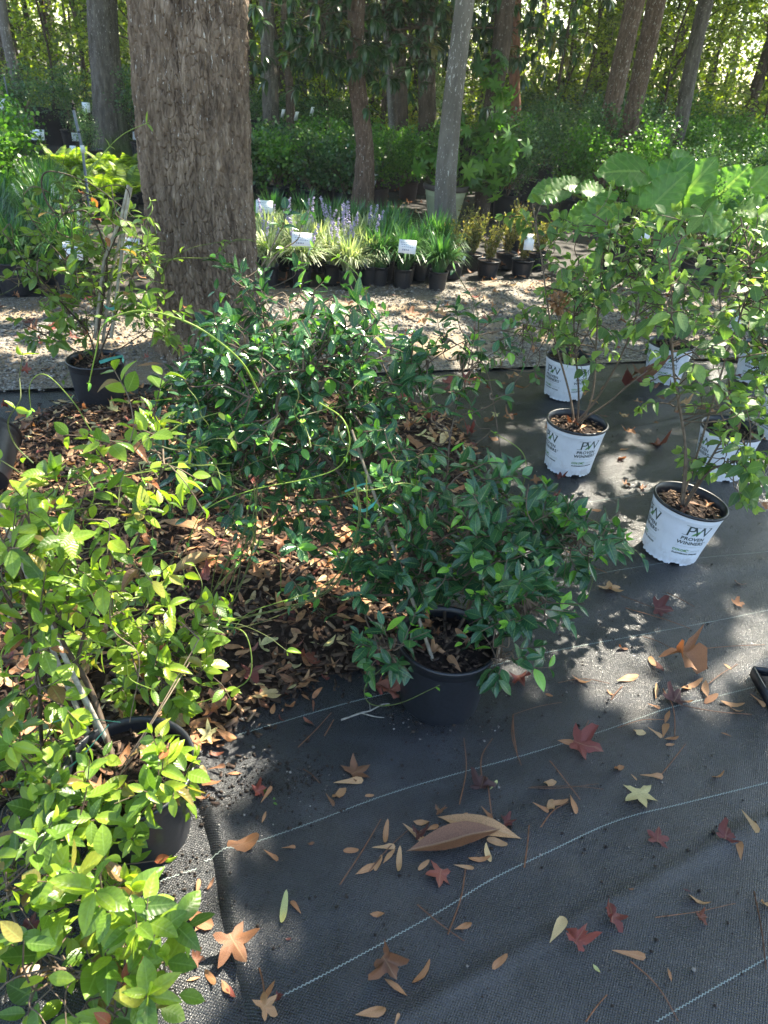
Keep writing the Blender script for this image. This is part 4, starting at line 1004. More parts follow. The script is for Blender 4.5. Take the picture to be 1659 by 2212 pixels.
def potted(name, label, cat, u, v, group=None, pot=POT3, soil=SOIL3, base=None, tilt=0.0, pname='pot'):
    p = P(u, v, 0) if base is None else np.array(base, float)
    if base is None and pot in (POT3, POT3R): p = p+np.array([0, .11, 0])
    z = max(0.0, float(hz(p[0], p[1]))) if p[1] < 3.4 else .0
    t = thing(name, label, cat, (p[0], p[1], z), group)
    a = link(pname, pot, t); b = link('soil', soil, t); c = link('chips', LT3[rng.integers(2)], t); c['kind'] = 'stuff'; pot_leaves(t, .134, .20, 8)
    return t

# ---- front dark glossy bush
t = potted('potted_vine', 'dark glossy leaved bushy vine sprawling out of the black pot in front', 'potted plant', 950, 1568)
PF = np.array(t.location); st = PF+np.array([0, 0, .20])
DK = t
def ss(*a): return [st+np.array([rng.normal(0, .02), rng.normal(0, .02), 0])]+[at(*q) for q in a]
skel = [(ss((900, 1330, 1.62), (880, 1100, 1.75), (800, 950, 1.9), (700, 800, 2.1)), .007, .003, .3),
        (ss((880, 1300, 1.68), (760, 1060, 1.85), (640, 930, 2.0), (520, 800, 2.15)), .007, .003, .2),
        (ss((860, 1320, 1.7), (720, 1080, 1.95), (560, 980, 2.1), (430, 880, 2.2)), .006, .0025, .2),
        (ss((960, 1300, 1.7), (960, 1120, 1.9), (980, 900, 2.1), (1040, 760, 2.3)), .006, .002, .3),
        (ss((1000, 1340, 1.62), (1060, 1200, 1.7), (1110, 1120, 1.8), (1180, 1130, 1.75), (1290, 1180, 1.62)), .006, .002, .3),
        (ss((1040, 1400, 1.55), (1120, 1330, 1.5), (1180, 1300, 1.48)), .005, .002, .3),
        (ss((1010, 1440, 1.5), (1080, 1420, 1.45)), .004, .002, .4), (ss((860, 1420, 1.5), (830, 1400, 1.42)), .004, .002, .4),
        (ss((820, 1250, 1.75), (700, 1000, 2.0), (600, 800, 2.2), (560, 660, 2.3), (500, 600, 2.35)), .005, .002, .3),
        (ss((840, 1200, 1.8), (780, 900, 2.1), (740, 740, 2.3), (720, 640, 2.4)), .005, .002, .3),
        ([at(880, 1100, 1.75), at(940, 1110, 1.7), at(1010, 1170, 1.66), at(1040, 1250, 1.62)], .004, .002, .3),
        ([at(980, 900, 2.1), at(1050, 880, 2.1), at(1110, 830, 2.15), at(1150, 740, 2.2), at(1130, 720, 2.2), at(1060, 740, 2.2)], .0022, .0016, .3),
        ([at(840, 860, 2.1), at(960, 760, 2.2), at(1080, 715, 2.25), at(1160, 750, 2.2), at(1150, 800, 2.2), at(1060, 790, 2.2)], .002, .0015, .4),
        ([at(1000, 740, 2.2), at(1050, 800, 2.15), at(1075, 930, 2.05), at(1090, 1040, 1.95), at(1100, 1090, 1.9)], .002, .0013, .3),
        ([at(990, 760, 2.2), at(1010, 860, 2.15), at(1030, 920, 2.1), at(1060, 930, 2.1), at(1000, 980, 2.0)], .002, .0013, .3),
        ([at(700, 800, 2.1), at(640, 800, 1.9), at(580, 810, 1.85), at(540, 860, 1.85)], .003, .002, .5),
        ([at(640, 930, 2.0), at(600, 890, 1.85), at(610, 840, 1.8), at(620, 830, 1.8)], .003, .002, .4)]
green = []
blobs0 = [(620, 760, 1.95), (820, 800, 1.95), (950, 800, 2.0), (450, 980, 1.75), (560, 1120, 1.7), (700, 950, 1.8), (1000, 900, 1.95), (900, 1040, 1.7), (1040, 760, 2.2), (400, 1100, 1.7), (800, 1200, 1.6), (1150, 1150, 1.6)]
def tend(pts, r=.0021, tt=.95, n=5, sz=.03, tint=lambda: rng.uniform(.82, 1)):
    green.append((pts, r, r*.55, tt)); return along(pts, n, sz, tint) if n else []
ex = []
ex += tend([at(560, 850, 1.7), at(520, 780, 1.62), at(440, 715, 1.6), at(360, 680, 1.6), at(290, 672, 1.6), at(225, 700, 1.6), at(205, 770, 1.6), at(190, 840, 1.6)], .0027, 1, 4, .03)
ex += tend([at(690, 870, 1.8), at(740, 905, 1.72), at(755, 960, 1.7), at(730, 1010, 1.7), at(660, 1035, 1.68), at(540, 1060, 1.66), at(440, 1105, 1.64), at(400, 1190, 1.62)], .0022, .95, 4, .025)
ex += tend([at(830, 740, 2.3), at(790, 650, 2.35), at(770, 590, 2.4), at(700, 540, 2.4), at(620, 535, 2.4), at(575, 560, 2.4)], .0022, 1, 7, .04)
ex += tend([at(810, 700, 2.3), at(760, 590, 2.4), at(755, 600, 2.4)], .002, 1, 5, .05)
ex += tend([at(400, 870, 2.0), at(330, 930, 1.9), at(220, 950, 1.9), at(160, 870, 1.9), at(100, 810, 1.9), at(65, 830, 1.9), at(68, 900, 1.9)], .002, .9, 5, .03)
ex += tend([at(500, 1000, 1.8), at(380, 1010, 1.7), at(260, 1030, 1.65), at(150, 1060, 1.6), at(100, 1130, 1.6), at(170, 1190, 1.6)], .0019, .8, 6, .035)
ex += tend([at(1100, 1090, 1.9), at(1190, 1120, 1.85), at(1230, 1180, 1.8), at(1280, 1230, 1.75), at(1270, 1290, 1.7)], .0016, .6, 5, .03)
ex += tend([at(1060, 1060, 1.95), at(1130, 1075, 1.9), at(1200, 1100, 1.9)], .0016, .9, 6, .03)
ex += tend([at(1060, 930, 2.05), at(1130, 980, 2.0), at(1130, 1050, 2.0), at(1100, 1110, 2.0)], .0014, .9, 2, .02)
for i in range(34):
    b = blobs0[rng.integers(len(blobs0))]; a = rng.uniform(0, 6.28); L = rng.uniform(60, 230); q = [(b[0]+rng.normal(0, 60), b[1]+rng.normal(0, 50))]
    for k in range(5): a += rng.normal(0, .55); q.append((q[-1][0]+math.cos(a)*L/4, q[-1][1]+math.sin(a)*L/4*.8))
    ex += tend([at(x_, y_, b[2]+rng.normal(0, .04)) for x_, y_ in q], rng.uniform(.0012, .0022), rng.uniform(.1, .7), 4, .04, lambda: rng.uniform(0, .9))
# (loops follow)
for i in range(9):
    j = rng.normal(0, 9, (8, 2)); q = [(770, 1040), (775, 1150), (700, 1270), (560, 1330), (470, 1350), (430, 1300), (520, 1180), (545, 1120)] if i % 2 else [(560, 1050), (545, 1150), (510, 1260), (455, 1370), (420, 1480), (350, 1560), (250, 1660), (120, 1790)]
    pts = [at(a+j[k][0]*(1+k*.25), b+j[k][1], 1.62-.03*k+.02*(i % 3)) for k, (a, b) in enumerate(q)]
    ex += tend(pts, .0019, rng.uniform(.25, .8), 7, .033, lambda: rng.uniform(.2, 1))
ex += tend([at(470, 1350, 1.5), at(530, 1370, 1.42), at(540, 1460, 1.36), at(480, 1500, 1.33), at(400, 1520, 1.3), at(300, 1490, 1.3)], .0022, .7, 2, .03)
ex += tend([at(840, 1430, 1.45), at(790, 1480, 1.4), at(800, 1520, 1.36), at(860, 1520, 1.34), at(950, 1480, 1.34)], .0016, .5, 4, .026)
ex += tend([at(300, 1000, 1.7), at(330, 1150, 1.62), at(300, 1250, 1.6), at(330, 1330, 1.58), at(290, 1450, 1.5)], .0018, .4, 5, .035)
blobs = [(620, 860, 250, 190, 2.12, .22, 210), (480, 900, 150, 150, 2.05, .18, 100), (560, 1020, 180, 120, 1.95, .18, 70), (660, 710, 200, 90, 2.3, .18, 70), (800, 780, 110, 120, 2.2, .18, 45), (540, 650, 60, 70, 2.35, .1, 12), (860, 950, 110, 110, 2.05, .16, 42), (1000, 760, 110, 60, 2.2, .15, 12), (950, 860, 130, 90, 2.1, .15, 18),
         (950, 1080, 170, 110, 1.85, .17, 62), (880, 1200, 110, 100, 1.7, .13, 40), (1060, 1200, 120, 110, 1.68, .14, 52), (990, 1245, 150, 60, 1.63, .12, 34), (1170, 1160, 110, 55, 1.68, .09, 46), (1265, 1175, 55, 32, 1.64, .05, 18), (1120, 1310, 80, 60, 1.5, .08, 30), (1085, 1415, 45, 40, 1.43, .04, 14), (845, 1405, 50, 35, 1.42, .05, 14), (800, 1300, 60, 60, 1.6, .08, 14),
         (610, 1180, 70, 80, 1.8, .1, 10), (590, 560, 90, 60, 2.4, .08, 4)]
grow(t, skel, blobs, 740, .057, M_dark, M_stemb, tfn_dark, vines=green, pairs=(2, 4), tw=(.06, .13), extra=ex, young=.22, n_obj=300)
g = Geo(); tube(g, catmull([at(943, 1450, 1.45), at(885, 1280, 1.6), at(825, 1115, 1.72), at(760, 930, 1.95)], 5), .0055, .0045, 8, .4); g.link('stake', M_bamboo, t)
ribbon('tie', [at(762, 1092, 1.66), at(785, 1103, 1.655), at(808, 1088, 1.655), at(822, 1066, 1.67)], .014, t, M_tie)
ribbon('tie', [at(745, 1062, 1.75), at(790, 1045, 1.75), at(830, 1055, 1.75)], .008, t, M_tie)

def arcs(cent, n, L, leafn, sz, tint, r=(.0011, .002)):
    G, E_ = [], []
    for i in range(n):
        b = cent[rng.integers(len(cent))]; a = rng.uniform(0, 6.28); l = rng.uniform(*L); q = [(b[0]+rng.normal(0, 40), b[1]+rng.normal(0, 40))]
        for k in range(5): a += rng.normal(0, .55); q.append((q[-1][0]+math.cos(a)*l/4, q[-1][1]+math.sin(a)*l/4*.8))
        pts = [at(x_, y_, b[2]+rng.normal(0, .03)) for x_, y_ in q]; rr = rng.uniform(*r)
        G.append((pts, rr, rr*.5, rng.uniform(.3, 1))); E_ += along(pts, leafn, sz, tint)
    return G, E_
# ---- left foreground yellow-green vine
t = potted('potted_vine', 'yellow-green vine with reddening leaves and grey canes in the lower left black pot', 'potted plant', 270, 1885, pot=POT3R)
b0 = np.array(t.location); st = b0+np.array([0, 0, .20])
skel = [([st+np.array([-.03, .0, 0]), at(200, 1500, 1.16), at(130, 1380, 1.16), at(60, 1230, 1.16), at(10, 1130, 1.16)], .0075, .0055, .2),
        ([st+np.array([-.05, .03, 0]), at(110, 1500, 1.2), at(70, 1350, 1.2), at(40, 1200, 1.18)], .0065, .005, .2),
        ([st+np.array([-.08, .0, 0]), at(100, 1640, 1.12), at(80, 1450, 1.14), at(20, 1300, 1.12), at(-30, 1200, 1.1)], .006, .003, .1),
        ([at(160, 1450, 1.17), at(200, 1320, 1.22), at(280, 1200, 1.3), at(340, 1050, 1.36), at(355, 930, 1.38)], .0045, .002, .2),
        ([st, at(330, 1550, 1.25), at(380, 1430, 1.33), at(420, 1370, 1.38)], .004, .002, .3),
        ([st, at(330, 1700, 1.05), at(390, 1700, .98)], .003, .002, .3),
        ([at(60, 1700, 1.0), at(150, 1850, .85), at(230, 1960, .76), at(270, 2080, .68), at(230, 2180, .62)], .0045, .002, .6),
        ([st+np.array([-.1, -.02, 0]), at(60, 1800, .92), at(20, 1950, .78), at(120, 2090, .66), at(300, 2130, .65)], .0045, .002, .6),
        ([at(120, 2090, .66), at(200, 2100, .66), at(350, 2080, .69), at(370, 2010, .73)], .003, .0015, .7),
        ([at(-60, 1990, .72), at(60, 1900, .80), at(220, 1730, .98), at(330, 1560, 1.1), at(410, 1430, 1.25)], .0022, .0015, .95),
        ([at(-60, 1960, .74), at(40, 1880, .82), at(200, 1740, .98), at(320, 1570, 1.1), at(430, 1380, 1.3)], .0022, .0015, .9),
        ([at(-60, 1940, .87), at(60, 1700, .98), at(160, 1640, 1.05), at(260, 1600, 1.1)], .0022, .0015, .3),
        ([at(330, 1100, 1.4), at(250, 1100, 1.3), at(130, 1100, 1.2), at(70, 1120, 1.15), at(10, 1080, 1.1)], .002, .0014, .95),
        ([at(110, 1130, 1.2), at(150, 1200, 1.2), at(240, 1190, 1.2), at(240, 1350, 1.2), at(300, 1420, 1.2), at(280, 1560, 1.15)], .0019, .0012, .9)]
blobs = [(60, 1200, 100, 110, 1.16, .14, 32), (170, 1120, 120, 80, 1.25, .12, 20), (300, 980, 90, 110, 1.36, .12, 26), (240, 1260, 90, 70, 1.25, .12, 14), (80, 1400, 110, 130, 1.15, .14, 30), (50, 1600, 90, 130, 1.08, .12, 34), (40, 1760, 80, 80, .97, .08, 22), (150, 1860, 90, 60, .85, .06, 18), (330, 1360, 140, 70, 1.42, .12, 46), (330, 1450, 120, 60, 1.35, .12, 30), (430, 1460, 60, 35, 1.36, .06, 8), (200, 1560, 100, 60, 1.18, .1, 8),
         (100, 1730, 110, 80, .98, .09, 22), (190, 1800, 80, 60, .92, .07, 26), (365, 1700, 50, 45, .96, .05, 24), (60, 1900, 90, 90, .80, .07, 20)]
lowb = [(200, 1960, 110, 80, .74, .06, 24), (330, 2020, 70, 60, .72, .05, 12), (140, 2090, 140, 80, .66, .05, 30), (320, 2130, 80, 70, .66, .05, 18), (30, 2130, 90, 90, .62, .05, 18), (180, 2190, 150, 40, .60, .04, 14)]
gv_, ge_ = arcs([(120, 1250, 1.1), (250, 1150, 1.2), (330, 1000, 1.3), (100, 1450, 1.05), (300, 1400, 1.3), (60, 1000, 1.2), (150, 1050, 1.25), (380, 1250, 1.35)], 30, (120, 300), 3, .04, lambda: rng.uniform(.2, .85))
grow(t, skel[:6]+skel[9:], blobs, 262, .056, M_yel, M_stemb, tfn_yel, (2, 4), (.05, .13), upd=.45, droop=.3, young=.3, n_obj=195, wid=1.05, stem_r=.0024, vines=gv_, extra=ge_)
grow(t, skel[6:9], lowb, 80, .072, M_yel, M_stemb, tfn_yel, (1, 3), (.04, .10), upd=.5, droop=.3, young=.3, n_obj=105, wid=1.15, stem_r=.0024, name='leaf')
for q in (((262, 1662, 1.08), (130, 1400, 1.12), (20, 1150, 1.14), (-20, 1060, 1.15)), ((215, 1640, 1.1), (120, 1420, 1.15), (45, 1200, 1.16), (0, 1080, 1.17)), ((240, 1640, 1.12), (100, 1330, 1.17), (-10, 1090, 1.2))):
    g = Geo(); tube(g, catmull([at(*a) for a in q], 5), .0062, .005, 8, .8); g.link('cane', M_stemgrey, t)
ribbon('tie', [at(55, 1610, 1.05), at(85, 1650, 1.04), at(125, 1670, 1.02), at(170, 1640, 1.02), at(215, 1590, 1.04), at(235, 1565, 1.05)], .006, t, M_tie)
ribbon('tie', [at(115, 1560, 1.08), at(160, 1550, 1.08), at(260, 1560, 1.08)], .005, t, M_tie)
g = Geo(); tube(g, catmull([at(8, 1205, 1.135), at(28, 1214, 1.12), at(50, 1205, 1.13)], 5), .004, .004, 6); g.link('strap', M_pot, t)
# ---- left middle vine
t = potted('potted_vine', 'sprawling yellow-green vine tied to bamboo canes in the black pot left of the oak', 'potted plant', 203, 884)
b0 = np.array(t.location); st = b0+np.array([0, 0, .21]); Y0 = b0[1]
skel = [([st, at(215, 700, Y0), at(230, 560, Y0), at(190, 460, Y0), at(120, 460, Y0-.1), at(90, 400, Y0-.1), at(110, 370, Y0-.1), at(200, 400, Y0), at(290, 470, Y0)], .006, .0025, .1),
        ([st, at(250, 680, Y0), at(300, 560, Y0), at(310, 480, Y0+.1)], .005, .002, .2), ([st, at(190, 720, Y0), at(120, 640, Y0-.1), at(50, 560, Y0-.2), at(5, 500, Y0-.2)], .005, .002, .1),
        ([st, at(170, 760, Y0-.1), at(90, 720, Y0-.1), at(50, 700, Y0-.2)], .004, .002, .2), ([st, at(280, 740, Y0), at(330, 700, Y0), at(350, 640, Y0)], .004, .002, .2),
        ([at(230, 560, Y0), at(280, 430, Y0), at(240, 400, Y0-.1), at(160, 440, Y0-.1), at(110, 500, Y0-.1)], .003, .0015, .2),
        ([at(180, 600, Y0), at(120, 540, Y0-.1), at(60, 460, Y0-.1), at(50, 400, Y0-.1)], .003, .0015, .3),
        ([at(350, 700, Y0), at(400, 750, Y0-.3), at(420, 820, Y0-.6)], .003, .0015, .8), ([at(300, 480, Y0), at(345, 540, Y0), at(330, 600, Y0-.1), at(345, 640, Y0-.1)], .0025, .0015, .95)]
blobs = [(225, 560, 110, 70, Y0, .25, 40), (150, 620, 120, 70, Y0, .2, 34), (240, 680, 110, 70, Y0, .25, 40), (180, 490, 120, 60, Y0, .25, 14), (130, 720, 90, 50, Y0, .2, 20), (290, 600, 60, 100, Y0, .2, 22), (60, 580, 60, 60, Y0-.1, .2, 10), (330, 700, 50, 60, Y0-.1, .15, 16), (160, 430, 90, 30, Y0, .2, 3), (280, 500, 50, 50, Y0, .2, 8), (100, 540, 80, 60, Y0, .2, 12)]
gv_, ge_ = arcs([(200, 560, Y0), (120, 620, Y0), (280, 620, Y0), (150, 480, Y0), (300, 500, Y0)], 20, (120, 300), 4, .05, lambda: rng.uniform(.3, .85), (.0018, .003))
grow(t, skel, blobs, 125, .072, M_midg, M_stemb, tfn_mid, (2, 4), (.08, .17), upd=.5, droop=.15, young=.25, n_obj=300, stem_r=.003, vines=gv_, extra=ge_)
for q in (((205, 730, Y0), (225, 560, Y0), (262, 470, Y0), (277, 400, Y0)), ((240, 730, Y0), (262, 560, Y0), (270, 470, Y0), (283, 405, Y0)), ((222, 740, Y0+.05), (240, 600, Y0+.05), (268, 480, Y0+.02))):
    g = Geo(); tube(g, [at(*a) for a in q], .0085, .007, 8, .9); g.link('cane', M_bamboo, t)
ribbon('tie', [at(225, 660, Y0-.03), at(240, 668, Y0-.05), at(262, 655, Y0-.03)], .02, t, M_tie)
ribbon('tie', [at(215, 783, Y0-.06), at(240, 775, Y0-.08), at(265, 770, Y0-.03), at(265, 782, Y0-.05)], .02, t, M_tie)

# ------------------------------------------------------------------ panicle hydrangeas in printed white pots
HYL = [leaf_T(.30, 7, .25, .35, cols=5, wave=.03), leaf_T(.28, 7, .4, .5, cols=5, wave=.04, seed=3), leaf_T(.32, 7, .12, .2, cols=5, wave=.03, seed=5), leaf_T(.2, 7, .8, .6, cols=5, wave=.05, seed=6)]
def hydrangea(label, u, v, tops, blobs, a0, n_tw, tilt=0., size=.085, base=None, n_obj=150, colour=M_hyd):
    p = P(u, v) if base is None else np.array(base, float)
    p = p+np.array([0, .11, 0]); z = max(0., float(hz(p[0], p[1])))
    t = thing('potted_hydrangea', label, 'potted plant', (p[0], p[1], z), 'hydrangeas in printed white pots')
    b = link('pot', WBODY, t); b.rotation_euler = (0, tilt, a0)
    l = link('liner', WLINER, b); l.name = 'rim'
    link('soil', SOILW, t).rotation_euler = (0, tilt, 0); c = link('chips', LTW[rng.integers(2)], t); c['kind'] = 'stuff'; c.rotation_euler = (0, tilt, 0); pot_leaves(t, .125, .207, 3)
    for pr in PRINTS:
        for nm, me in zip(('dark_lettering', 'green_lettering', 'leaf_emblem', 'ring_emblem', 'pale_lettering'), pr): link(nm, me, b)
    st = np.array(t.location)+np.array([0, 0, .20]); Y = p[1]
    skel = []
    for k, top in enumerate(tops):
        q = [st+rng.normal(0, .012, 3)]
        for (uu, vv, dy) in top: q.append(at(uu, vv, Y+dy))
        skel.append((q, .0055, .0024, rng.uniform(.3, .8)))
    B = [(bu, bv+22, ru, rv, Y+dy, ry, w) for (bu, bv, ru, rv, dy, ry, w) in blobs]
    fn = lambda k: rng.uniform(.8, 1) if k == 'young' else rng.uniform(.05, .85)
    grow(t, skel, B, n_tw, size, colour, M_stemb, fn, (2, 3), (.08, .16), out=.5, upd=.6, droop=.5, n_obj=n_obj, templates=HYL, young=.85, ntip=8, stem_r=.003, maxlink=.35)
    # small pale lance leaves at the shoot tips
    return t
h1 = hydrangea('hydrangea fanning out of the upright printed white pot left of the tilted one', 1234, 1030, [[(1230, 850, 0), (1190, 700, .02), (1170, 560, .05), (1150, 440, .05)], [(1250, 850, 0), (1240, 700, .05), (1250, 560, .1)], [(1290, 860, 0), (1350, 750, .0), (1400, 600, 0), (1440, 480, 0)], [(1280, 850, .05), (1290, 700, .1), (1300, 560, .1), (1310, 470, .1)], [(1300, 880, -.05), (1360, 830, -.1), (1400, 800, -.1)]],
    [(1190, 560, 60, 90, .05, .2, 22), (1160, 470, 40, 40, .05, .12, 8), (1260, 640, 90, 80, .05, .25, 30), (1330, 560, 90, 70, .05, .25, 28), (1400, 620, 70, 80, .0, .2, 18), (1230, 740, 70, 40, .1, .2, 10), (1300, 480, 80, 40, .1, .2, 14), (1350, 730, 60, 40, 0, .15, 8), (1400, 490, 50, 40, 0, .15, 8)], .32, 88, size=.068)
h2 = hydrangea('hydrangea in the printed white pot that tilts right, nearest of the white pots', 1462, 1222, [[(1480, 960, 0), (1455, 800, .02), (1450, 620, .04), (1440, 520, .05)], [(1482, 980, 0), (1462, 850, .02), (1446, 720, .04)], [(1530, 1000, .05), (1580, 920, .1), (1640, 860, .1)], [(1500, 1000, .1), (1560, 800, .2), (1620, 600, .2), (1600, 470, .2)], [(1530, 1020, -.02), (1580, 1000, -.05), (1620, 970, -.05)]],
    [(1450, 620, 60, 90, .05, .15, 14), (1490, 740, 60, 120, 0, .12, 16), (1560, 870, 80, 60, 0, .12, 24), (1600, 960, 60, 70, -.05, .12, 30), (1600, 700, 80, 130, .15, .2, 34), (1560, 560, 90, 80, .2, .2, 26), (1500, 480, 60, 50, .1, .15, 8), (1460, 860, 30, 50, 0, .08, 6), (1630, 560, 60, 120, .2, .2, 20)], .05, 92, R_(5), .07, n_obj=200)
h3 = hydrangea('hydrangea in printed white pot directly behind the upright one, partly hidden by its stems', 1222, 868, [[(1210, 700, 0), (1190, 600, 0)], [(1250, 700, 0), (1270, 560, .1)], [(1280, 700, 0), (1330, 600, .1)], [(1200, 720, -.05), (1130, 700, -.1)]],
    [(1150, 720, 70, 50, -.1, .15, 16), (1090, 740, 50, 35, -.1, .1, 8), (1200, 620, 60, 70, 0, .2, 16), (1280, 600, 80, 80, .05, .2, 22), (1330, 660, 60, 60, .05, .2, 12)], .6, 44, 0, .07, n_obj=90)
h4 = hydrangea('hydrangea in the printed white pot standing back between upright and tilted pots', 1440, 832, [[(1430, 700, 0), (1400, 600, 0)], [(1450, 700, 0), (1470, 560, .1)], [(1480, 720, 0), (1540, 620, .1)]],
    [(1400, 640, 60, 60, 0, .2, 16), (1480, 600, 80, 80, .05, .2, 22), (1540, 640, 60, 60, .05, .2, 12), (1440, 700, 50, 40, -.05, .1, 8)], -.2, 36, 0, .07, n_obj=80)
h5 = hydrangea('hydrangea in printed white pot half hidden behind the tilted one', 1565, 1042, [[(1580, 880, 0), (1560, 700, 0), (1550, 600, .1)], [(1620, 880, 0), (1660, 760, .1)], [(1560, 900, 0), (1520, 800, 0)]],
    [(1640, 760, 60, 80, .1, .2, 24), (1540, 700, 60, 80, .05, .2, 18), (1610, 640, 80, 80, .1, .2, 22), (1650, 860, 40, 50, 0, .1, 12)], .2, 44, 0, .07, n_obj=90)
h6 = hydrangea('hydrangea in printed white pot cut off by the right edge behind the others', 1700, 962, [[(1680, 820, 0), (1650, 700, 0)], [(1700, 800, 0), (1700, 600, 0)]],
    [(1660, 700, 60, 100, .1, .2, 24), (1680, 580, 60, 80, .1, .2, 18)], .5, 28, 0, .07, n_obj=50)
h7 = hydrangea('hydrangea in printed white pot at the back right behind the half hidden one', 1640, 835, [[(1630, 700, 0), (1600, 600, 0)], [(1650, 700, 0), (1660, 560, .1)]],
    [(1600, 620, 60, 80, .1, .2, 24), (1660, 560, 60, 80, .1, .2, 18)], .9, 26, 0, .07, n_obj=50)
# dried flower head on the first one
g = Geo(); c = at(1210, 652, h1.location.y+.0)
for d in randdir(90):
    p = c+d*np.array([.055, .055, .05])*rng.uniform(.6, 1); inst(g, QUAD, frames(randdir(2), randdir(2), .017, 1.6), np.repeat(p[None], 2, 0), rng.uniform(.6, .85, 2)); tube(g, [c-np.array([0, 0, .06]), p], .0006, .0005, 3, .7)
g.link('dried_flower_head', M_dead, h1)

# ------------------------------------------------------------------ clump plants: liriope, shoots, ferns, shrubs (built once, copied)
def blade_clump(n, L, w, rad, seed, droop=1.0):
    r = np.random.default_rng(seed); g = Geo()
    for i in range(n):
        a = r.uniform(0, 6.28); l = L*r.uniform(.6, 1.1); out = r.uniform(.25, 1.0)*droop; b = np.array([math.cos(a), math.sin(a), 0.])*r.uniform(0, rad)
        s = np.linspace(0, 1, 6); hx = out*l*.62*s**1.35; hzz = l*(.95*s-.75*out*s**2.4)
        a2 = a+r.normal(0, .5); d = np.array([math.cos(a2), math.sin(a2), 0]); c = b+d*hx[:, None]+np.array([0, 0, 1])*hzz[:, None]
        sd = np.array([-d[1], d[0], 0]); ww = w*np.array([.7, 1, 1, .9, .6, .1])[:, None]/2
        V = np.concatenate([c-sd*ww, c+sd*ww]); k = np.arange(5); g.add(V, np.stack([k, k+1, k+7, k+6], -1), r.random(), np.zeros((12, 2)))
    return g
def spike(h, seed):
    r = np.random.default_rng(seed); g = Geo(); tube(g, [(0, 0, 0), (.01, 0, h*.5), (.02, .01, h)], .0018, .001, 4)
    n = 46; z = r.uniform(.45, 1.0, n)*h; a = r.uniform(0, 6.28, n); rad = .010*(1.15-z/h*.7)
    inst(g, stone_T(seed), frames(randdir(n), np.array([0, 0, 1.]), .0062), np.c_[.02*z/h+rad*np.cos(a), .01*z/h+rad*np.sin(a), z], 0)
    return g
BL_G = [blade_clump(360, .48, .011, .05, s).mesh('green blades', M_blade) for s in (1, 2, 3)]
BL_V = [blade_clump(330, .44, .013, .05, s).mesh('striped blades', M_var) for s in (4, 5, 6)]
BL_M = [blade_clump(640, .50, .010, .09, s).mesh('dense blades', M_blade) for s in (7, 8)]
SPK = [spike(.34, s).mesh('flower spike', M_purple) for s in (1, 2)]; SPKW = spike(.34, 3).mesh('flower spike', M_whitefl)
def clump_plant(name, label, cat, group, x, y, pot, soil, hpot, fols, spikes=0, spk=None, s=1.0, z=0.0, fname='blades', pname='pot'):
    t = thing(name, label, cat, (x, y, z), group, rng.uniform(0, 6.28)); link(pname, pot, t); link('soil', soil, t)
    for k, (me, nm) in enumerate(fols):
        o = link(nm, me, t, (0, 0, hpot)); o.scale = (s, s, s*rng.uniform(.92, 1.08)); o['kind'] = 'stuff'
    for i in range(spikes):
        a = rng.uniform(0, 6.28); r = rng.uniform(.01, .09); o = link('flower_spike', spk[i % len(spk)], t, (r*math.cos(a), r*math.sin(a), hpot)); o.rotation_euler = (rng.normal(0, .2), rng.normal(0, .2), a); sc_ = rng.uniform(.9, 1.35); o.scale = (sc_*1.2, sc_*1.2, sc_)
    return t
ORD = ['first', 'second', 'third', 'fourth', 'fifth', 'sixth', 'seventh', 'eighth', 'ninth', 'tenth', 'eleventh', 'twelfth', 'thirteenth', 'fourteenth']
fr = P(600, 625)
ROWN = ['front row', 'second row', 'third row', 'fourth row', 'fifth row', 'sixth row']
# front row from the oak towards the right
xs = [P(592, 622), P(652, 629), P(748, 630), P(817, 623), P(877, 620), P(937, 598)]
for r_ in range(6):
    cells = [(xs[i][0]+rng.normal(0, .02), xs[i][1]+.07+rng.normal(0, .02)) for i in range(6)] if r_ == 0 else [(xs[0][0]-.25+.30*k+(.13 if r_ % 2 else 0)-.03*r_, fr[1]+.05+.30*r_+rng.normal(0, .03)) for k in range(6 if r_ < 4 else 5)]
    for k, (x, y) in enumerate(cells):
        var = x < (-.25+.02*r_) and r_ < 4
        lab = f"{'cream striped purple-spiked liriope' if var else 'plain green liriope'}, {ORD[k]} from the oak in the {ROWN[r_]}"
        clump_plant('potted_liriope', lab, 'potted plant', 'liriope pots in rows behind the gravel path', x, y, POT1, SOIL1, .15, [((BL_V if var else BL_G)[k % 3], 'blades')], (int(rng.integers(1, 5)) if var else 0), SPK, rng.uniform(.95, 1.15) if not var else rng.uniform(.95, 1.1))
# left side rows of dark green mondo clumps
k = 0
for r_ in range(9):
    for j in range(4 - (r_ > 5)):
        y = P(60, 640)[1]+.08+.36*r_; x = -2.62-.42*j+.05*(r_ % 2)-.20*r_*.8
        if r_ == 0 and j == 0: x = P(168, 640)[0]
        if r_ == 0 and j == 1: x = P(27, 640)[0]
        side = 'nearest the oak' if j == 0 else ('second from the oak side' if j == 1 else ('third from the oak side' if j == 2 else 'outermost'))
        row = ['front row', 'second row', 'third row', 'fourth row', 'fifth row', 'sixth row', 'seventh row', 'eighth row', 'back row'][r_]
        clump_plant('potted_mondo_grass', f'dark grassy clump in black pot at the left, {row}, {side}', 'potted plant', 'dark grassy clumps left of the oak', x, y, POT3, SOIL3, .20, [(BL_M[k % 2], 'blades')], int(rng.integers(0, 4)), [SPKW], 1.08); k += 1
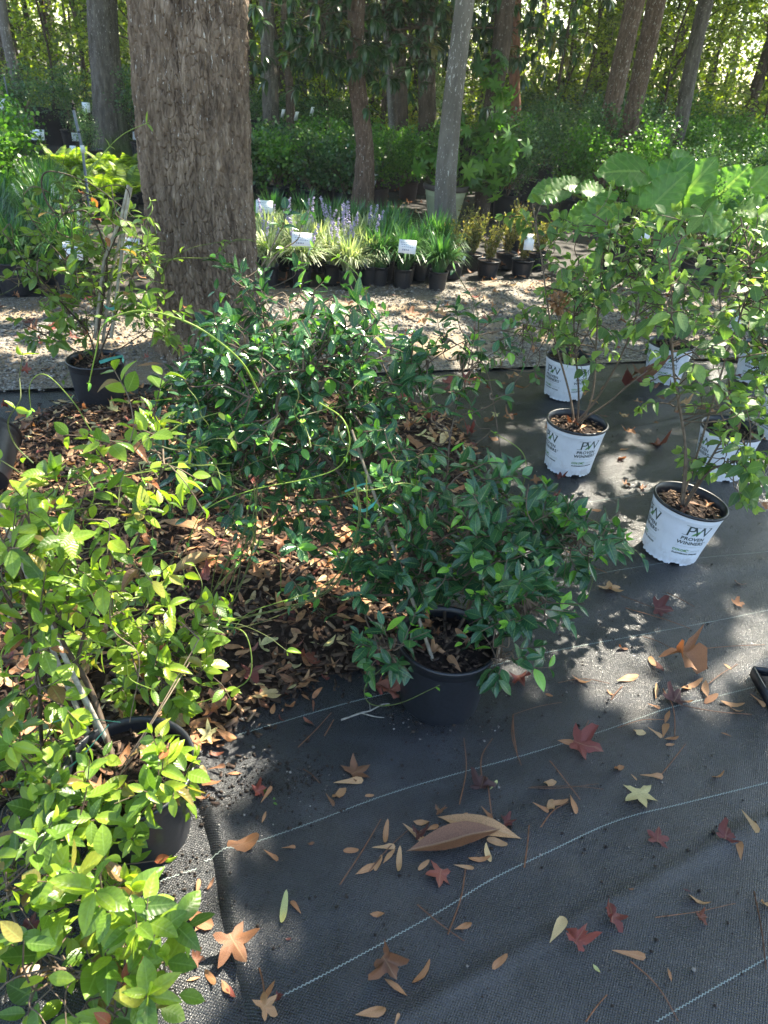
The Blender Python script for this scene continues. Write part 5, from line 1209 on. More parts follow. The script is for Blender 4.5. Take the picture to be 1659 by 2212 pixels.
# bronze shoots in squat pots
def shoots(seed, L=.34, n=26):
    r = np.random.default_rng(seed); g = Geo(); gs = Geo()
    for i in range(n):
        a = r.uniform(0, 6.28); l = L*r.uniform(.5, 1.1); t_ = r.uniform(.0, .5); e = np.array([math.cos(a)*l*t_, math.sin(a)*l*t_, l]); c = catmull([e*0+np.array([math.cos(a), math.sin(a), 0])*.02, e*.5+r.normal(0, .01, 3), e], 5)
        tube(gs, c, .0018, .001, 3, .4); m_ = 34; f = r.uniform(.15, 1, m_); loc = np.stack([np.interp(f, np.linspace(0, 1, len(c)), c[:, q]) for q in range(3)], -1)
        d = r.normal(size=(m_, 3))+np.array([0, 0, 1.0]); inst(g, QUAD, frames(d, r.normal(size=(m_, 3)), .026), loc, r.random(m_))
    return gs.mesh('shoot stems', M_stemb), g.mesh('shoot leaves', M_bronze)
SH = [shoots(s) for s in (1, 2)]
for i, (u, v, nm) in enumerate(((975, 603, 'front left one'), (1053, 601, 'front middle one'), (1127, 599, 'front right one'), (1016, 585, 'between and behind front left and middle'), (1092, 583, 'between and behind front middle and right'), (1160, 583, 'behind the front right one, farther right'), (1010, 548, 'hindmost, next to the smooth pale trunk'), (1120, 545, 'hindmost, beside the dark leaning trunk'))):
    p = P(u, v); a, b = SH[i % 2]
    t = clump_plant('potted_shrublet', f'small bronze-yellow shrublet in squat black pot, {nm}', 'potted plant', 'bronze shrublets beside the gravel', p[0], p[1]+.08, POT2, SOIL2, .13, [(a, 'stems'), (b, 'foliage')], s=rng.uniform(.95, 1.15))
g = Geo(); c = P(996, 588)+np.array([0, 0, .1]); box(g, c, (.012, .001, .05), np.array(Matrix.Rotation(.35, 3, 'Y'))); tag(g.link('plant_label', M_card, None, False), 'small white tag stuck in the front left bronze shrublet pot', 'tag')
# generic shrubs
def shrub(seed, n=1500, leaf=.034, rad=(.42, .42, .40), h=.55, mat=M_shrub, T=QUAD, stems=14, smat=M_stemb, hollow=.5, up=1.0):
    r = np.random.default_rng(seed); gs = Geo(); g = Geo()
    tips = unit(r.normal(size=(stems, 3))+np.array([0, 0, .35]))*np.array(rad)*r.uniform(.7, 1.05, (stems, 1))+np.array([0, 0, h])
    for e in tips: tube(gs, catmull([(0, 0, 0), e*np.array([.3, .3, .5]), e], 5), .006, .002, 4, r.random())
    nc = 46; cc = unit(r.normal(size=(nc, 3)))*(r.random((nc, 1))**hollow)*np.array(rad)+np.array([0, 0, h]); cc[:, 2] = np.maximum(cc[:, 2], .06)
    idx = r.integers(0, nc, n); loc = cc[idx]+r.normal(size=(n, 3))*np.array(rad)*.17
    inst(g, T, frames(unit(r.normal(size=(n, 3))+np.array([0, 0, .4])+(cc[idx]-np.array([0, 0, h]))*1.2), unit(r.normal(size=(n, 3))*.7+np.array([0, 0, up])), r.uniform(.7, 1.2, n)*leaf, 1.5), loc, np.clip(r.normal(.45, .25, n), 0, 1))
    return gs.mesh('shrub stems', smat), g.mesh('shrub leaves', mat)
S_cam = [shrub(s, 2200, .036, (.42, .42, .46), .52) for s in (11, 12, 13)]
S_low = [shrub(s, 1900, .040, (.36, .36, .26), .30, M_fresh if s == 22 else M_shrub, T=SMALL) for s in (21, 22, 23)]
S_fernlike = [shrub(s, 2300, .035, (.32, .32, .28), .33, M_fresh) for s in (31, 32)]
S_yew = [shrub(s, 2600, .034, (.38, .38, .42), .45, M_shrub, hollow=.33) for s in (41, 42)]
S_tall = [shrub(s, 2800, .052, (.55, .55, .62), .72, M_shrub, SMALL) for s in (51, 52, 53, 54)]
S_tallg = [shrub(s, 2300, .055, (.50, .50, .60), .70, M_fresh, SMALL) for s in (55, 56)]
S_gold = [shrub(61, 420, .06, (.18, .18, .25), .30, M_gold, SMALL, 6)]
S_cream = [shrub(62, 800, .07, (.25, .25, .75), .75, M_white, SMALL, 8)]
def put(mesh_pair, label, x, y, s=1.0, pot=POT7, soil=SOIL7, hp=.265, group=None, name='potted_shrub', pname='pot'):
    return clump_plant(name, label, 'potted plant', group, x, y, pot, soil, hp, [(mesh_pair[0], 'stems'), (mesh_pair[1], 'foliage')], s=s, pname=pname)
for i, (u, v, m_, s, lab) in enumerate(((60, 335, 0, 1.1, 'big dark camellia in black pot behind the low pot with the price card'), (160, 322, 1, .95, 'dark camellia in black pot between the pipe stake and the mossy trunk'), (137, 303, 2, 1.0, 'dark camellia farther back behind the pipe stake'), (283, 343, 1, 1.1, 'dark camellia in black pot beside the oak at left'), (312, 352, 0, 1.0, 'dark camellia mostly hidden behind the oak'), (0, 320, 2, 1.0, 'dark camellia cut by the left edge'), (200, 370, 2, .55, 'low dark shrub in front of the camellias, right of the pipe stake'))):
    p = P(u, v); put(S_cam[m_], lab, p[0], p[1], s, group='camellias at the back left')
p = P(80, 346); t = put(S_low[0], 'nearly bare low pot with a white price card in front of the big camellia', p[0], p[1], .25, POT7, SOIL7, .265, 'camellias at the back left')
# fern pots
def frond(seed, L=.42):
    r = np.random.default_rng(seed); g = Geo(); s = np.linspace(0, 1, 12); c = np.stack([.62*L*s**1.3, 0*s, L*(.9*s-.42*s**2.3)], -1)
    tube(g, c, .0018, .0008, 3, .1)
    for i in range(20):
        f = .16+.82*i/20; k = f*11; j = min(int(k), 10); p = c[j]+(c[j+1]-c[j])*(k-j); t_ = unit(c[j+1]-c[j]); ln = L*.20*math.sin(math.pi*min(1, (f+.05)))**.7+.012
        for sg in (1, -1):
            d = t_*.35+np.array([0, sg, -.12]); inst(g, leaf_T(.13, 3, .2, .15), frames(d[None], np.array([-.3, 0, 1.]), ln), p[None], r.random())
    return g.mesh('frond', M_fern)
FR = [frond(s) for s in (1, 2, 3)]
for i, (u, v) in enumerate(((225, 470), (165, 452), (285, 462), (140, 430), (200, 432), (258, 436), (310, 440), (175, 408), (235, 410), (295, 412), (335, 425), (130, 408))):
    p = P(u, v); t = thing('potted_fern', ['bright', 'lime'][i % 2]+' yellow-green fern in black pot, ' + ('front row, ' if v > 440 else ('middle row, ' if v > 420 else 'back row, '))+['right beside the pipe stake', 'left of the pipe stake', 'towards the oak', 'outermost left', 'centre', 'right of centre', 'touching the oak outline', 'left part', 'centre part', 'right part', 'hidden by the oak', 'left end'][i], 'potted plant', (p[0], p[1], 0), 'sunlit ferns left of the oak', rng.uniform(0, 6))
    link('pot', POT1, t); link('soil', SOIL1, t)
    for j in range(15):
        o = link('frond', FR[j % 3], t, (0, 0, .15)); o.rotation_euler = (rng.normal(0, .15), rng.uniform(-.55, .25), j*6.283/15+rng.normal(0, .15)); s = rng.uniform(.85, 1.25); o.scale = (s, s, s)
# feathery yellow-green shrubs at the left edge
for i, (u, v) in enumerate(((5, 478), (-40, 500), (25, 440), (-20, 455))):
    p = P(u, v); put(S_fernlike[i % 2], ['feathery yellow-green shrub at the left edge, front', 'feathery shrub beyond the left edge, front', 'feathery yellow-green shrub at the left edge, behind', 'feathery shrub at the very left edge, behind'][i], p[0], p[1], 1.35, POT3, SOIL3, .2, 'feathery shrubs at the left edge')
# middle block behind the liriope
i = 0
for r_ in range(3):
    for k in range(6):
        x = P(560, 455)[0]-.25+.42*k+.1*(r_ % 2); y = P(700, 462)[1]+.25+.48*r_
        if x > P(775, 455)[0]+.06*r_: continue
        put(S_low[i % 3], f'low evergreen, {ORD[k]} from the oak in the {["front", "middle", "back"][r_]} row of its block', x, y, 1.12, POT3, SOIL3, .2, 'low evergreens behind the liriope'); i += 1
for r_ in range(3):
    for k in range(6):
        x = P(550, 345)[0]+.55*k; y = P(600, 350)[1]+.3+.6*r_
        if x > P(770, 345)[0]: continue
        put(S_yew[i % 2], f'dark dense evergreen, {ORD[k]} from the oak in the {["front", "middle", "back"][r_]} row of the farther block', x, y, 1.0, POT3, SOIL3, .2, 'dense evergreens at the back centre'); i += 1
for i, (u, v, s, lab) in enumerate(((690, 395, 1.15, 'feathery light green shrub standing above the low evergreens, left one'), (728, 380, 1.0, 'feathery light green shrub beside the scaly brown trunk'), (660, 372, .9, 'feathery light green shrub farther back at left of its pair'))):
    p = P(u, v); put(S_fernlike[i % 2], lab, p[0], p[1], s, POT3, SOIL3, .2, 'feathery light green shrubs')
BP = [(815, 449, 1.0, 'feathery green shrub in brown pot right of the scaly brown trunk'), (880, 432, 1.0, 'feathery green shrub in brown pot before the thin bending trunk'), (905, 418, .95, 'feathery green shrub in brown pot behind the sage green planter'), (845, 412, 1.0, 'feathery green shrub in brown pot, back left of its group'), (800, 405, 1.05, 'feathery green shrub in brown pot, hindmost of its group'), (935, 400, 1.0, 'dark green shrub in brown pot peeping out left of the smooth trunk')]
for i, (u, v, s, lab) in enumerate(BP):
    p = P(u, v); put((S_fernlike+S_low)[i % 4], lab, p[0], p[1], s*1.1, POTB, SOIL3, .205, 'shrubs in brown pots')
p = P(870, 345); put(S_gold[0], 'golden yellow leaved shrub beside the thin bending trunk', p[0], p[1], 1.35, POT3, SOIL3, .2)
p = P(925, 350); put(S_cream[0], 'tall cream variegated shrub behind the smooth pale trunk', p[0], p[1], 1.0, POT3, SOIL3, .2)
# right-hand mass
i = 0
for r_, (v0, n) in enumerate(((470, 5), (430, 6), (392, 7), (360, 8), (335, 9))):
    for k in range(n):
        u = 1085+(1700-1085)*(k+.5*(r_ % 2))/(n-.5)+rng.uniform(-12, 12); p = P(u, v0+(u-1085)*.075)
        put((S_tall+S_tallg)[(i*5+r_) % 6], f'glossy shrub behind the elephant ears, {ORD[k]} from left, {["front", "second", "third", "fourth", "back"][r_]} row', p[0], p[1], (.72, .76, .82, .88, .95)[r_]*rng.uniform(.9, 1.1), group='shrub rows at the back right'); i += 1
for i, (u, v, s, lab) in enumerate(((1560, 620, .8, 'small grey-green shrub behind the tilted hydrangea pot'), (1640, 640, .8, 'small grey-green shrub at the right edge behind the hydrangeas'), (1600, 560, .85, 'small grey-green shrub near the white card at right'), (1500, 590, .7, 'small grey-green shrub between the elephant ears and hydrangeas'), (1400, 600, .6, 'low grey-green shrub under the elephant ears'), (1660, 540, .9, 'grey-green shrub at the right edge, farther back'))):
    p = P(u, v); put((S_low+S_cam)[i % 5], lab, p[0], p[1], s, POT3, SOIL3, .2, 'grey-green shrubs at the right')
# black pot standing right of the planter
p = P(1078, 462); put(S_tallg[1], 'leafy shrub in big black pot right of the dark leaning trunk', p[0], p[1], .75, group=None)

# sage green planter with a tall umbrella-leaved plant
p = P(956, 492); p[1] += .2
t = thing('planted_planter', 'tall fresh green umbrella-leaved plant in a big sage green planter with dark rim', 'planter', (p[0], p[1], 0))
V, F = lathe([(0, 0), (.17, 0), (.175, .01), (.235, .33), (.24, .335), (.238, .35), (.24, .36), (.25, .40)], 48); link('planter', gm(V, F, 'planter', M_planter), t)
V, F = lathe([(.248, .395), (.27, .40), (.277, .415), (.277, .45), (.268, .462), (.245, .462), (.236, .44), (.225, .36)], 48); link('rim', gm(V, F, 'planter rim', M_planterrim), t)
V, F = soil_mesh(.232, .38, 9); link('soil', gm(V, F, 'soil planter', M_soil), t)
gs = Geo(); gl = Geo(); st = np.array([p[0], p[1], .38]); Y = p[1]
PT = leaf_T(.19, 4, .2, .35)
stems = [[(1000, 400, 0), (1040, 330, 0), (1085, 250, 0), (1080, 170, 0)], [(1000, 380, 0), (1060, 350, 0), (1110, 330, .1)], [(960, 380, 0), (985, 300, 0), (975, 250, 0)], [(1010, 400, 0), (1060, 390, 0), (1090, 370, 0)], [(1000, 390, .1), (1030, 280, .2), (1060, 140, .2)], [(940, 370, 0), (920, 330, -.1)]]
for q in stems:
    c = catmull([st+rng.normal(0, .03, 3)*np.array([1, 1, 0])]+[at(a, b, Y+d) for a, b, d in q], 9); tube(gs, c, .011, .005, 6, .9)
    for k in range(34):
        s0 = c[rng.integers(len(c)//3, len(c))]; d = unit(rng.normal(size=3)+np.array([0, 0, .5])); e = s0+d*rng.uniform(.08, .24); tube(gs, [s0, (s0+e)/2+np.array([0, 0, .01]), e], .0022, .0015, 3, .6)
        nl = 7; a = np.linspace(0, 6.28, nl, endpoint=False)+rng.uniform(0, 1); e1 = unit(np.cross(d, [.1, 0, 1])); e2 = np.cross(d, e1)
        dd = e1*np.cos(a)[:, None]+e2*np.sin(a)[:, None]+np.array([0, 0, -.35])+d*.2; inst(gl, PT, frames(dd, d, rng.uniform(.09, .14)), np.repeat(e[None], nl, 0), rng.uniform(0, .9))
gs.link('stems', M_stemg, t); gl.link('foliage', M_fresh, t)

# elephant ears
def ear_T(seed, ruffle=.05):
    r = np.random.default_rng(seed); nv = 31; nu = 15
    t_ = np.linspace(0, 1, nv); prof = np.interp(t_, [0, .08, .2, .4, .6, .8, .93, 1], [.20, .33, .40, .42, .36, .22, .09, .0])
    xs = np.linspace(-1, 1, nu); X = prof[:, None]*xs[None]*1.02; back = -.20*np.exp(-((t_-.0)/.12)**2)[:, None]*np.clip(np.abs(xs)*2-.25, 0, 1)[None]
    Y = t_[:, None]+back+0*X; ribs = .022*np.abs(np.sin((Y*1.0-np.abs(X)*.55)*math.pi*9)); Z = .10*np.abs(X)+ribs-.35*Y**2*.6+ruffle*np.abs(xs)[None]**3*np.sin(Y*38+seed+np.sign(xs)[None])
    V = np.stack([X, Y, Z], -1).reshape(-1, 3); L = np.stack([(Y*.72-np.abs(X)*.3).ravel(), np.repeat(xs[None], nv, 0).ravel()], -1)
    return V, grid_faces(nv, nu), L
EAR = [mesh('ear blade', *ear_T(s, r)[:2], M_ear, True, None, ear_T(s, r)[2]) for s, r in ((1, .035), (2, .06), (3, .045))]
def ear_plant(label, u, v, leaves):
    p = P(u, v); t = thing('elephant_ear_plant', label, 'potted plant', (p[0], p[1], 0), 'elephant ears behind the hydrangeas'); link('pot', POT7, t); link('soil', SOIL7, t); Y = p[1]; off = np.array([p[0], p[1], 0])
    for (uu, vv, dy, L, au, av, tilt) in leaves:
        # leaf base at pixel (uu, vv); its tip points towards the picture direction (au, av), blade facing up with some tilt to the viewer
        b = at(uu, vv, Y+dy); d = unit(CAM_R*au+np.array([0, 0, 1.])*av+np.array([0, -.25, 0])); up = unit(np.array([0, -tilt, 1.0])-CAM_F*.2)
        if abs(d@up) > .9: up = unit(np.array([0, -1., .3]))
        M = frames(d[None], up, L*.86)[0]; lf = t_part('leaf', EAR[rng.integers(3)], t, b-off, M, rng.random())
        g = Geo(); s = off+np.array([rng.normal(0, .03), rng.normal(0, .03), .25]); mid = (s+b)/2+np.array([0, 0, .08])-d*.05; tube(g, catmull([s, mid, b-d*.03-np.array([0, 0, .01]), b+d*.03*0], 8), .017, .007, 7, .6); g.link('leaf_stalk', M_stemg, t)
def t_part(name, me, t, p, M, tt):
    o = link(name, me, t, (0, 0, 0), tt); o.matrix_basis = Matrix(((*M[0], p[0]), (*M[1], p[1]), (*M[2], p[2]), (0, 0, 0, 1))); return o
ear_plant('large elephant ear plant with broad ribbed leaves, the middle one', 1490, 620, [(1385, 372, 0, .50, -.8, .10, .9), (1405, 450, -.1, .46, .5, .8, .9), (1392, 440, 0, .60, .55, .75, 1.2), (1460, 440, .1, .55, .45, .85, 1.2), (1500, 450, -.2, .5, .75, -.35, .8), (1330, 440, -.1, .48, -.5, -.3, .8), (1440, 500, -.2, .45, .2, -.5, 1.3), (1480, 400, .1, .45, -.3, .5, 1.0), (1410, 410, .2, .45, -.75, .35, 1.)])
ear_plant('elephant ear plant at the right, its leaves reaching the picture edge', 1610, 600, [(1530, 445, 0, .56, .5, .8, 1.3), (1575, 455, -.1, .55, .95, .05, .9), (1560, 470, 0, .45, -.5, .2, .9), (1600, 430, .3, .45, .3, .6, 1.2), (1640, 470, 0, .5, .9, -.2, 1.)])
ear_plant('elephant ear plant at the left, with hanging yellow-green leaves', 1330, 590, [(1345, 560, -.1, .42, .1, -.9, 1.5), (1300, 420, .1, .36, -.6, .2, .7), (1245, 400, .3, .30, -.9, .05, .8), (1215, 410, 0, .40, -.95, -.1, .8), (1370, 400, .1, .40, -.6, .4, .8), (1290, 450, 0, .42, -.7, -.35, .8), (1300, 560, 0, .4, -.4, -.6, 1.2)])

# pipe stakes with sprinkler
def pipe(label, axis, Y, r=.014, sprinkler=True):
    b = at(*axis[-1], Y); t = thing('sprinkler_stake', label, 'sprinkler', (b[0], b[1], 0)); top = at(*axis[0], Y); g = Geo(); tube(g, [(b[0], b[1], -.02), at(*axis[1], Y), top], r, r, 12); g.link('pipe', M_pvc, t)
    if sprinkler:
        g = Geo(); V, F = lathe([(.012, 0), (.02, .004), (.02, .018), (.009, .022), (.008, .045), (.022, .05), (.024, .06), (.008, .064), (.006, .085), (0, .087)], 16); g.add(V+top, F); g.link('sprinkler_head', M_net, t)
        c = at(190, 330, Y)-.0; g = Geo(); V, F = lathe([(.013, -.035), (.020, -.035), (.020, .035), (.013, .035)], 14); g.add(V+at(178, 322, Y), F); box(g, at(178, 322, Y)+np.array([.02, -.012, 0]), (.012, .006, .022)); g.link('clamp', M_clamp, t)
        g = Geo(); V, F = lathe([(.0145, -.006), (.017, -.006), (.017, .006), (.0145, .006)], 14); g.add(V+at(171, 285, Y), F); g.link('zip_tie', M_net, t)
pipe('blue-grey pipe stake with a sprinkler head and white clamp before the ferns', [(159, 238), (178, 322), (192, 452)], P(194, 480)[1])
pipe('thin blue-grey pipe at the far left edge in front of the wood', [(9, 165), (14, 190), (20, 225)], 12.5, .012, False)
# price cards
def card_at(u, v, Y, w, h, rz, label, tilt=-.35, text=True): c = at(u, v, Y); return cardsign(c[0], c[1], c[2], rz, w, h, tilt, label, .26, text)
yl = P(60, 640)[1]
card_at(153, 541, yl-.28, .155, .115, .08, 'white price card among the dark grassy clumps, nearest the left vine')
card_at(281, 531, yl-.2, .13, .10, -.1, 'white price card half hidden behind the bamboo canes')
card_at(571, 447, xs[0][1]+1.05, .155, .115, .05, 'blank-looking white card above the purple spiked liriope beside the oak')
card_at(652, 518, xs[0][1]-.22, .155, .105, .0, 'white price card in the middle of the striped liriope')
card_at(880, 533, xs[0][1]-.18, .135, .100, -.12, 'white price card in the plain green liriope')
card_at(591, 318, 12.2, .12, .12, .1, 'small white card over the low evergreens near the oak', -.2)
card_at(81, 291, P(80, 346)[1]-.1, .20, .15, .15, 'white price card in the nearly bare low pot')
card_at(186, 232, 12.8, .12, .14, .1, 'white card by the mossy trunk far back', -.1, False); card_at(4, 226, 12.0, .12, .16, .3, 'white card at the left edge far back', -.1, False)
card_at(296, 293, P(283, 343)[1]-.3, .15, .13, -.1, 'white card on the camellia beside the oak', -.2, False); card_at(165, 296, P(160, 322)[1]-.35, .15, .13, .2, 'white card behind the pipe stake', -.2, False)
card_at(158, 327, P(160, 345)[1]-.3, .10, .16, .0, 'cream card standing low by the pipe stake', -.1, False)
card_at(1386, 506, P(1400, 640)[1], .15, .10, .1, 'bluish card under the elephant ear leaves', -.4, False); card_at(1579, 488, P(1600, 600)[1], .13, .10, -.1, 'white card among the grey-green shrubs at right', -.2)
card_at(1143, 523, P(1130, 600)[1], .09, .14, .0, 'narrow white card behind the bronze shrublets at right', -.2, False); card_at(1588, 690, P(1600, 835)[1]-.1, .10, .16, .2, 'white tag hanging in the hydrangeas at right', .1, False)
for (u, v, lab) in ((674, 235, 'white tag on a far shrub, rightmost of three'), (640, 245, 'white tag on a far shrub, middle of three'), (611, 240, 'white tag on a far shrub, leftmost of three')): card_at(u, v+6, 13.0, .06, .15, .6, lab, .5, False)
card_at(735, 350, 9.9, .16, .16, .0, 'pale blue card by the scaly brown trunk', -.2, False)
g = Geo(); c = at(806, 392, P(815, 449)[1]-.2); box(g, c, (.035, .001, .10), np.array(Matrix.Rotation(.25, 3, 'Y'))); tag(g.link('plant_label', M_card, None, False), 'long white plant label hanging from a brown pot shrub', 'tag')

# ------------------------------------------------------------------ cut-off things at the picture edges
t = thing('empty_pot', 'black pot lying on its side at the left edge on the mulch', 'pot', (*P(-40, 1085)[:2], .0)); b = link('pot', POT3, t, (0, 0, .10)); b.rotation_euler = (R_(-62), R_(12), R_(20)); b.name = 'pot_body'
p = P(1664, 1525); t = thing('plant_stand', 'dark blue-grey metal stand leg on a black tray cut off by the right edge', 'stand', (p[0], p[1], hz(p[0], p[1])))
g = Geo(); box(g, np.array([p[0]+.04, p[1]+.05, .02]), (.06, .07, .006)); 
for sx, sy, hx, hy in ((0, -.07, .06, .003), (-.06, 0, .003, .07), (.06, 0, .003, .07), (0, .07, .06, .003)): box(g, np.array([p[0]+.04+sx, p[1]+.05+sy, .03]), (hx, hy, .018))
g.link('tray', M_pot, t, False)
g = Geo(); tube(g, [(p[0]+.01, p[1]+.03, .02), (p[0]+.025, p[1]+.03, .18)], .014, .014, 10); g.link('leg', M_pvc, t)

# ------------------------------------------------------------------ fallen leaves and needles, each where it lies
# (kind, u, v, length in photo units, picture angle, colour tint)
T_, O_, R1, R2, BR, DK_, YL, OG, PK = .80, .66, .27, .17, .45, .02, .93, 1.0, .34
FL = [('star', 766, 1672, 78, 30, BR), ('narrow', 752, 1692, 66, 5, T_), ('oval', 733, 1719, 42, 50, O_+.05), ('narrow', 712, 1730, 34, -55, BR), ('oval', 798, 1720, 20, 0, O_), ('narrow', 570, 1766, 28, 70, O_), ('lobed', 526, 1826, 72, 15, .58),
 ('narrow', 585, 1850, 40, -35, .6), ('narrow', 623, 1834, 32, 5, .58), ('oval', 671, 1824, 18, 20, BR), ('oval', 758, 1839, 34, 0, .6), ('narrow', 833, 1802, 46, 85, O_), ('narrow', 828, 1834, 52, 2, T_), ('narrow', 841, 1850, 44, 50, .72), ('narrow', 862, 1862, 50, 88, T_),
 ('narrow', 795, 1877, 62, 25, .66), ('oval', 818, 1868, 34, 60, .7), ('oval', 910, 1779, 38, -5, .7), ('narrow', 926, 1792, 44, 15, .66), ('narrow', 892, 1802, 62, -40, T_), ('narrow', 945, 1808, 52, 20, .75), ('maple', 903, 1819, 50, 10, DK_+.04), ('maple', 946, 1764, 36, 0, BR), ('narrow', 996, 1766, 32, 20, .72),
 ('oval', 1073, 1822, 48, -20, .77), ('oval', 1053, 1848, 34, -70, .88), ('narrow', 1034, 1858, 48, 0, O_), ('star', 950, 1888, 76, -100, PK), ('narrow', 1001, 1873, 46, -10, .72), ('oval', 914, 1871, 30, 40, .7), ('maple', 1040, 1704, 54, 70, DK_), ('narrow', 1066, 1699, 26, 50, OG), ('narrow', 1050, 1759, 40, -50, .55), ('maple', 1092, 1778, 46, 0, R2-.02),
 ('narrow', 613, 1966, 66, 82, OG), ('tear', 639, 1962, 36, 130, .58), ('oval', 815, 1977, 34, 0, .62), ('tear', 999, 2004, 40, 20, .62), ('maple', 846, 2080, 92, -60, BR-.02), ('narrow', 854, 2134, 66, -38, .66), ('narrow', 911, 2108, 60, 48, .62), ('oval', 1079, 2081, 42, 40, .62), ('oval', 623, 2030, 15, 0, R2),
 ('narrow', 581, 2144, 62, 62, .6), ('star', 570, 2182, 78, 40, .72), ('maple', 600, 2160, 28, 0, R2), ('tear', 800, 2190, 68, 10, .68), ('narrow', 857, 2208, 36, 70, .72),
 ('oval', 1336, 1662, 25, 30, .62), ('narrow', 1369, 1680, 20, -45, T_), ('narrow', 1406, 1681, 52, -4, .68), ('star', 1380, 1716, 84, -70, YL+.02), ('narrow', 1551, 1679, 28, 15, .68), ('oval', 1186, 1694, 32, 20, T_), ('narrow', 1167, 1746, 42, -30, .6), ('oval', 1189, 1744, 34, 80, .78), ('oval', 1209, 1737, 36, 10, .68), ('tear', 1236, 1738, 46, -75, .62),
 ('star', 1419, 1816, 54, 90, R2+.02), ('maple', 1562, 1811, 50, 80, R2), ('tear', 1598, 1839, 42, 95, .66), ('narrow', 1618, 1777, 64, -52, .83), ('oval', 1364, 1922, 14, 0, BR), ('narrow', 1483, 1924, 20, -20, DK_+.05), ('narrow', 1507, 1948, 56, -28, T_), ('maple', 1511, 1984, 34, 0, .38), ('star', 1314, 1992, 82, 95, R2+.03),
 ('tear', 1203, 2010, 64, 60, .9), ('maple', 1237, 2044, 62, 60, R1), ('narrow', 1356, 2064, 76, -12, .64), ('oval', 1288, 2094, 26, -50, OG), ('narrow', 1446, 2107, 34, -75, .6), ('oval', 1655, 1956, 28, 0, T_),
 ('oval', 1346, 1403, 22, 0, BR), ('narrow', 1253, 1472, 46, -25, .68), ('tear', 1352, 1468, 46, 15, T_), ('narrow', 1318, 1499, 22, -40, .6), ('oval', 1186, 1503, 18, -20, .6), ('maple', 1462, 1440, 94, -50, .54), ('oval', 1408, 1433, 30, -65, OG-.2), ('oval', 1424, 1444, 32, -55, R2), ('narrow', 1416, 1498, 34, 85, T_), ('narrow', 1491, 1484, 44, 20, .66),
 ('oval', 1522, 1493, 34, 100, .68), ('oval', 1533, 1512, 30, 30, .6), ('maple', 1456, 1518, 46, 60, DK_+.03), ('narrow', 1484, 1517, 22, 0, .66), ('narrow', 1411, 1528, 30, -20, .6), ('narrow', 1573, 1443, 30, -40, T_), ('narrow', 1578, 1523, 52, -12, .72), ('narrow', 1590, 1536, 32, -20, T_), ('oval', 1379, 1584, 32, 0, .88), ('narrow', 1413, 1585, 40, -35, T_),
 ('tear', 1436, 1580, 32, 75, .66), ('tear', 1449, 1598, 32, 10, .6), ('oval', 1446, 1610, 18, 0, .66), ('maple', 1246, 1612, 106, -20, R1-.04), ('narrow', 1232, 1606, 60, -12, .62), ('narrow', 1441, 1550, 30, 70, .6), ('narrow', 1568, 1588, 28, -20, .6), ('narrow', 1634, 1516, 44, -40, .68), ('maple', 1122, 1468, 52, -60, R2+.04),
 ('maple', 1590, 1309, 34, 0, .56), ('maple', 1418, 1318, 66, -10, .13), ('star', 1314, 1272, 66, -30, T_), ('maple', 1420, 964, 50, 0, .36), ('oval', 1348, 973, 18, 0, .66), ('star', 1338, 992, 28, 10, .6), ('tear', 1286, 1104, 24, 0, .62), ('maple', 1197, 1074, 28, 0, .2), ('star', 1156, 1037, 38, -20, .52), ('maple', 1207, 1033, 34, 0, .2), ('oval', 1345, 899, 22, 0, .85),
 ('star', 1358, 822, 40, 0, .5), ('maple', 1378, 832, 44, 20, .44), ('maple', 1366, 842, 36, 70, .16), ('star', 1376, 869, 28, 0, .75), ('star', 1351, 1051, 22, 0, .55), ('maple', 1386, 1056, 22, 0, .5), ('narrow', 1597, 1262, 28, -25, .6), ('star', 1644, 1095, 28, 0, .6), ('narrow', 1130, 838, 34, 0, .66), ('maple', 967, 833, 46, 0, .26), ('maple', 1006, 823, 36, 0, .28), ('maple', 1011, 944, 36, 0, .24), ('maple', 885, 683, 40, 0, .5), ('lobed', 893, 965, 40, -40, .5), ('oval', 1065, 950, 24, 0, .6), ('star', 1090, 906, 22, 0, .6),
 ('narrow', 447, 1687, 32, -15, .62), ('narrow', 507, 1672, 32, 0, .6), ('narrow', 435, 1723, 42, -5, .5), ('narrow', 428, 1924, 46, 80, .6), ('narrow', 455, 1912, 28, 60, .5), ('tear', 424, 1984, 84, -30, .58), ('narrow', 424, 2007, 28, 70, T_), ('star', 500, 2044, 118, -60, .46), ('maple', 420, 2076, 46, 0, .4), ('narrow', 418, 2116, 32, 15, T_), ('oval', 456, 2112, 42, -50, .64), ('oval', 488, 2136, 40, -60, .74), ('oval', 497, 2146, 36, -60, .3),
 ('star', 66, 2008, 66, 60, R2), ('maple', 75, 2060, 40, 0, BR), ('star', 570, 1504, 76, -20, YL-.03), ('star', 660, 1421, 68, -60, PK), ('star', 540, 1466, 72, 10, .2), ('maple', 830, 1508, 54, 80, .36), ('maple', 812, 1490, 46, 0, .3), ('maple', 806, 1420, 46, 0, .14), ('maple', 450, 1560, 62, 0, .5), ('tear', 420, 1600, 60, -80, .6), ('tear', 488, 1590, 52, -30, .62), ('maple', 555, 1712, 50, 20, .3), ('narrow', 575, 1720, 44, 55, .6), ('narrow', 20, 962, 60, 30, .86), ('narrow', 45, 920, 90, 10, .87), ('maple', 8, 888, 30, 0, .28), ('maple', 110, 712, 36, 0, .3), ('maple', 170, 575, 30, 0, .3)]
FL_ME = {k: [mesh('dead leaf', T[0], T[1], M_dead, True, None, T[2]) for T in v] for k, v in DEAD.items()}
SHAPE = {'star': 'star-shaped', 'maple': 'crumpled lobed', 'oval': 'oval', 'narrow': 'narrow', 'tear': 'teardrop-shaped', 'lobed': 'wavy-edged'}
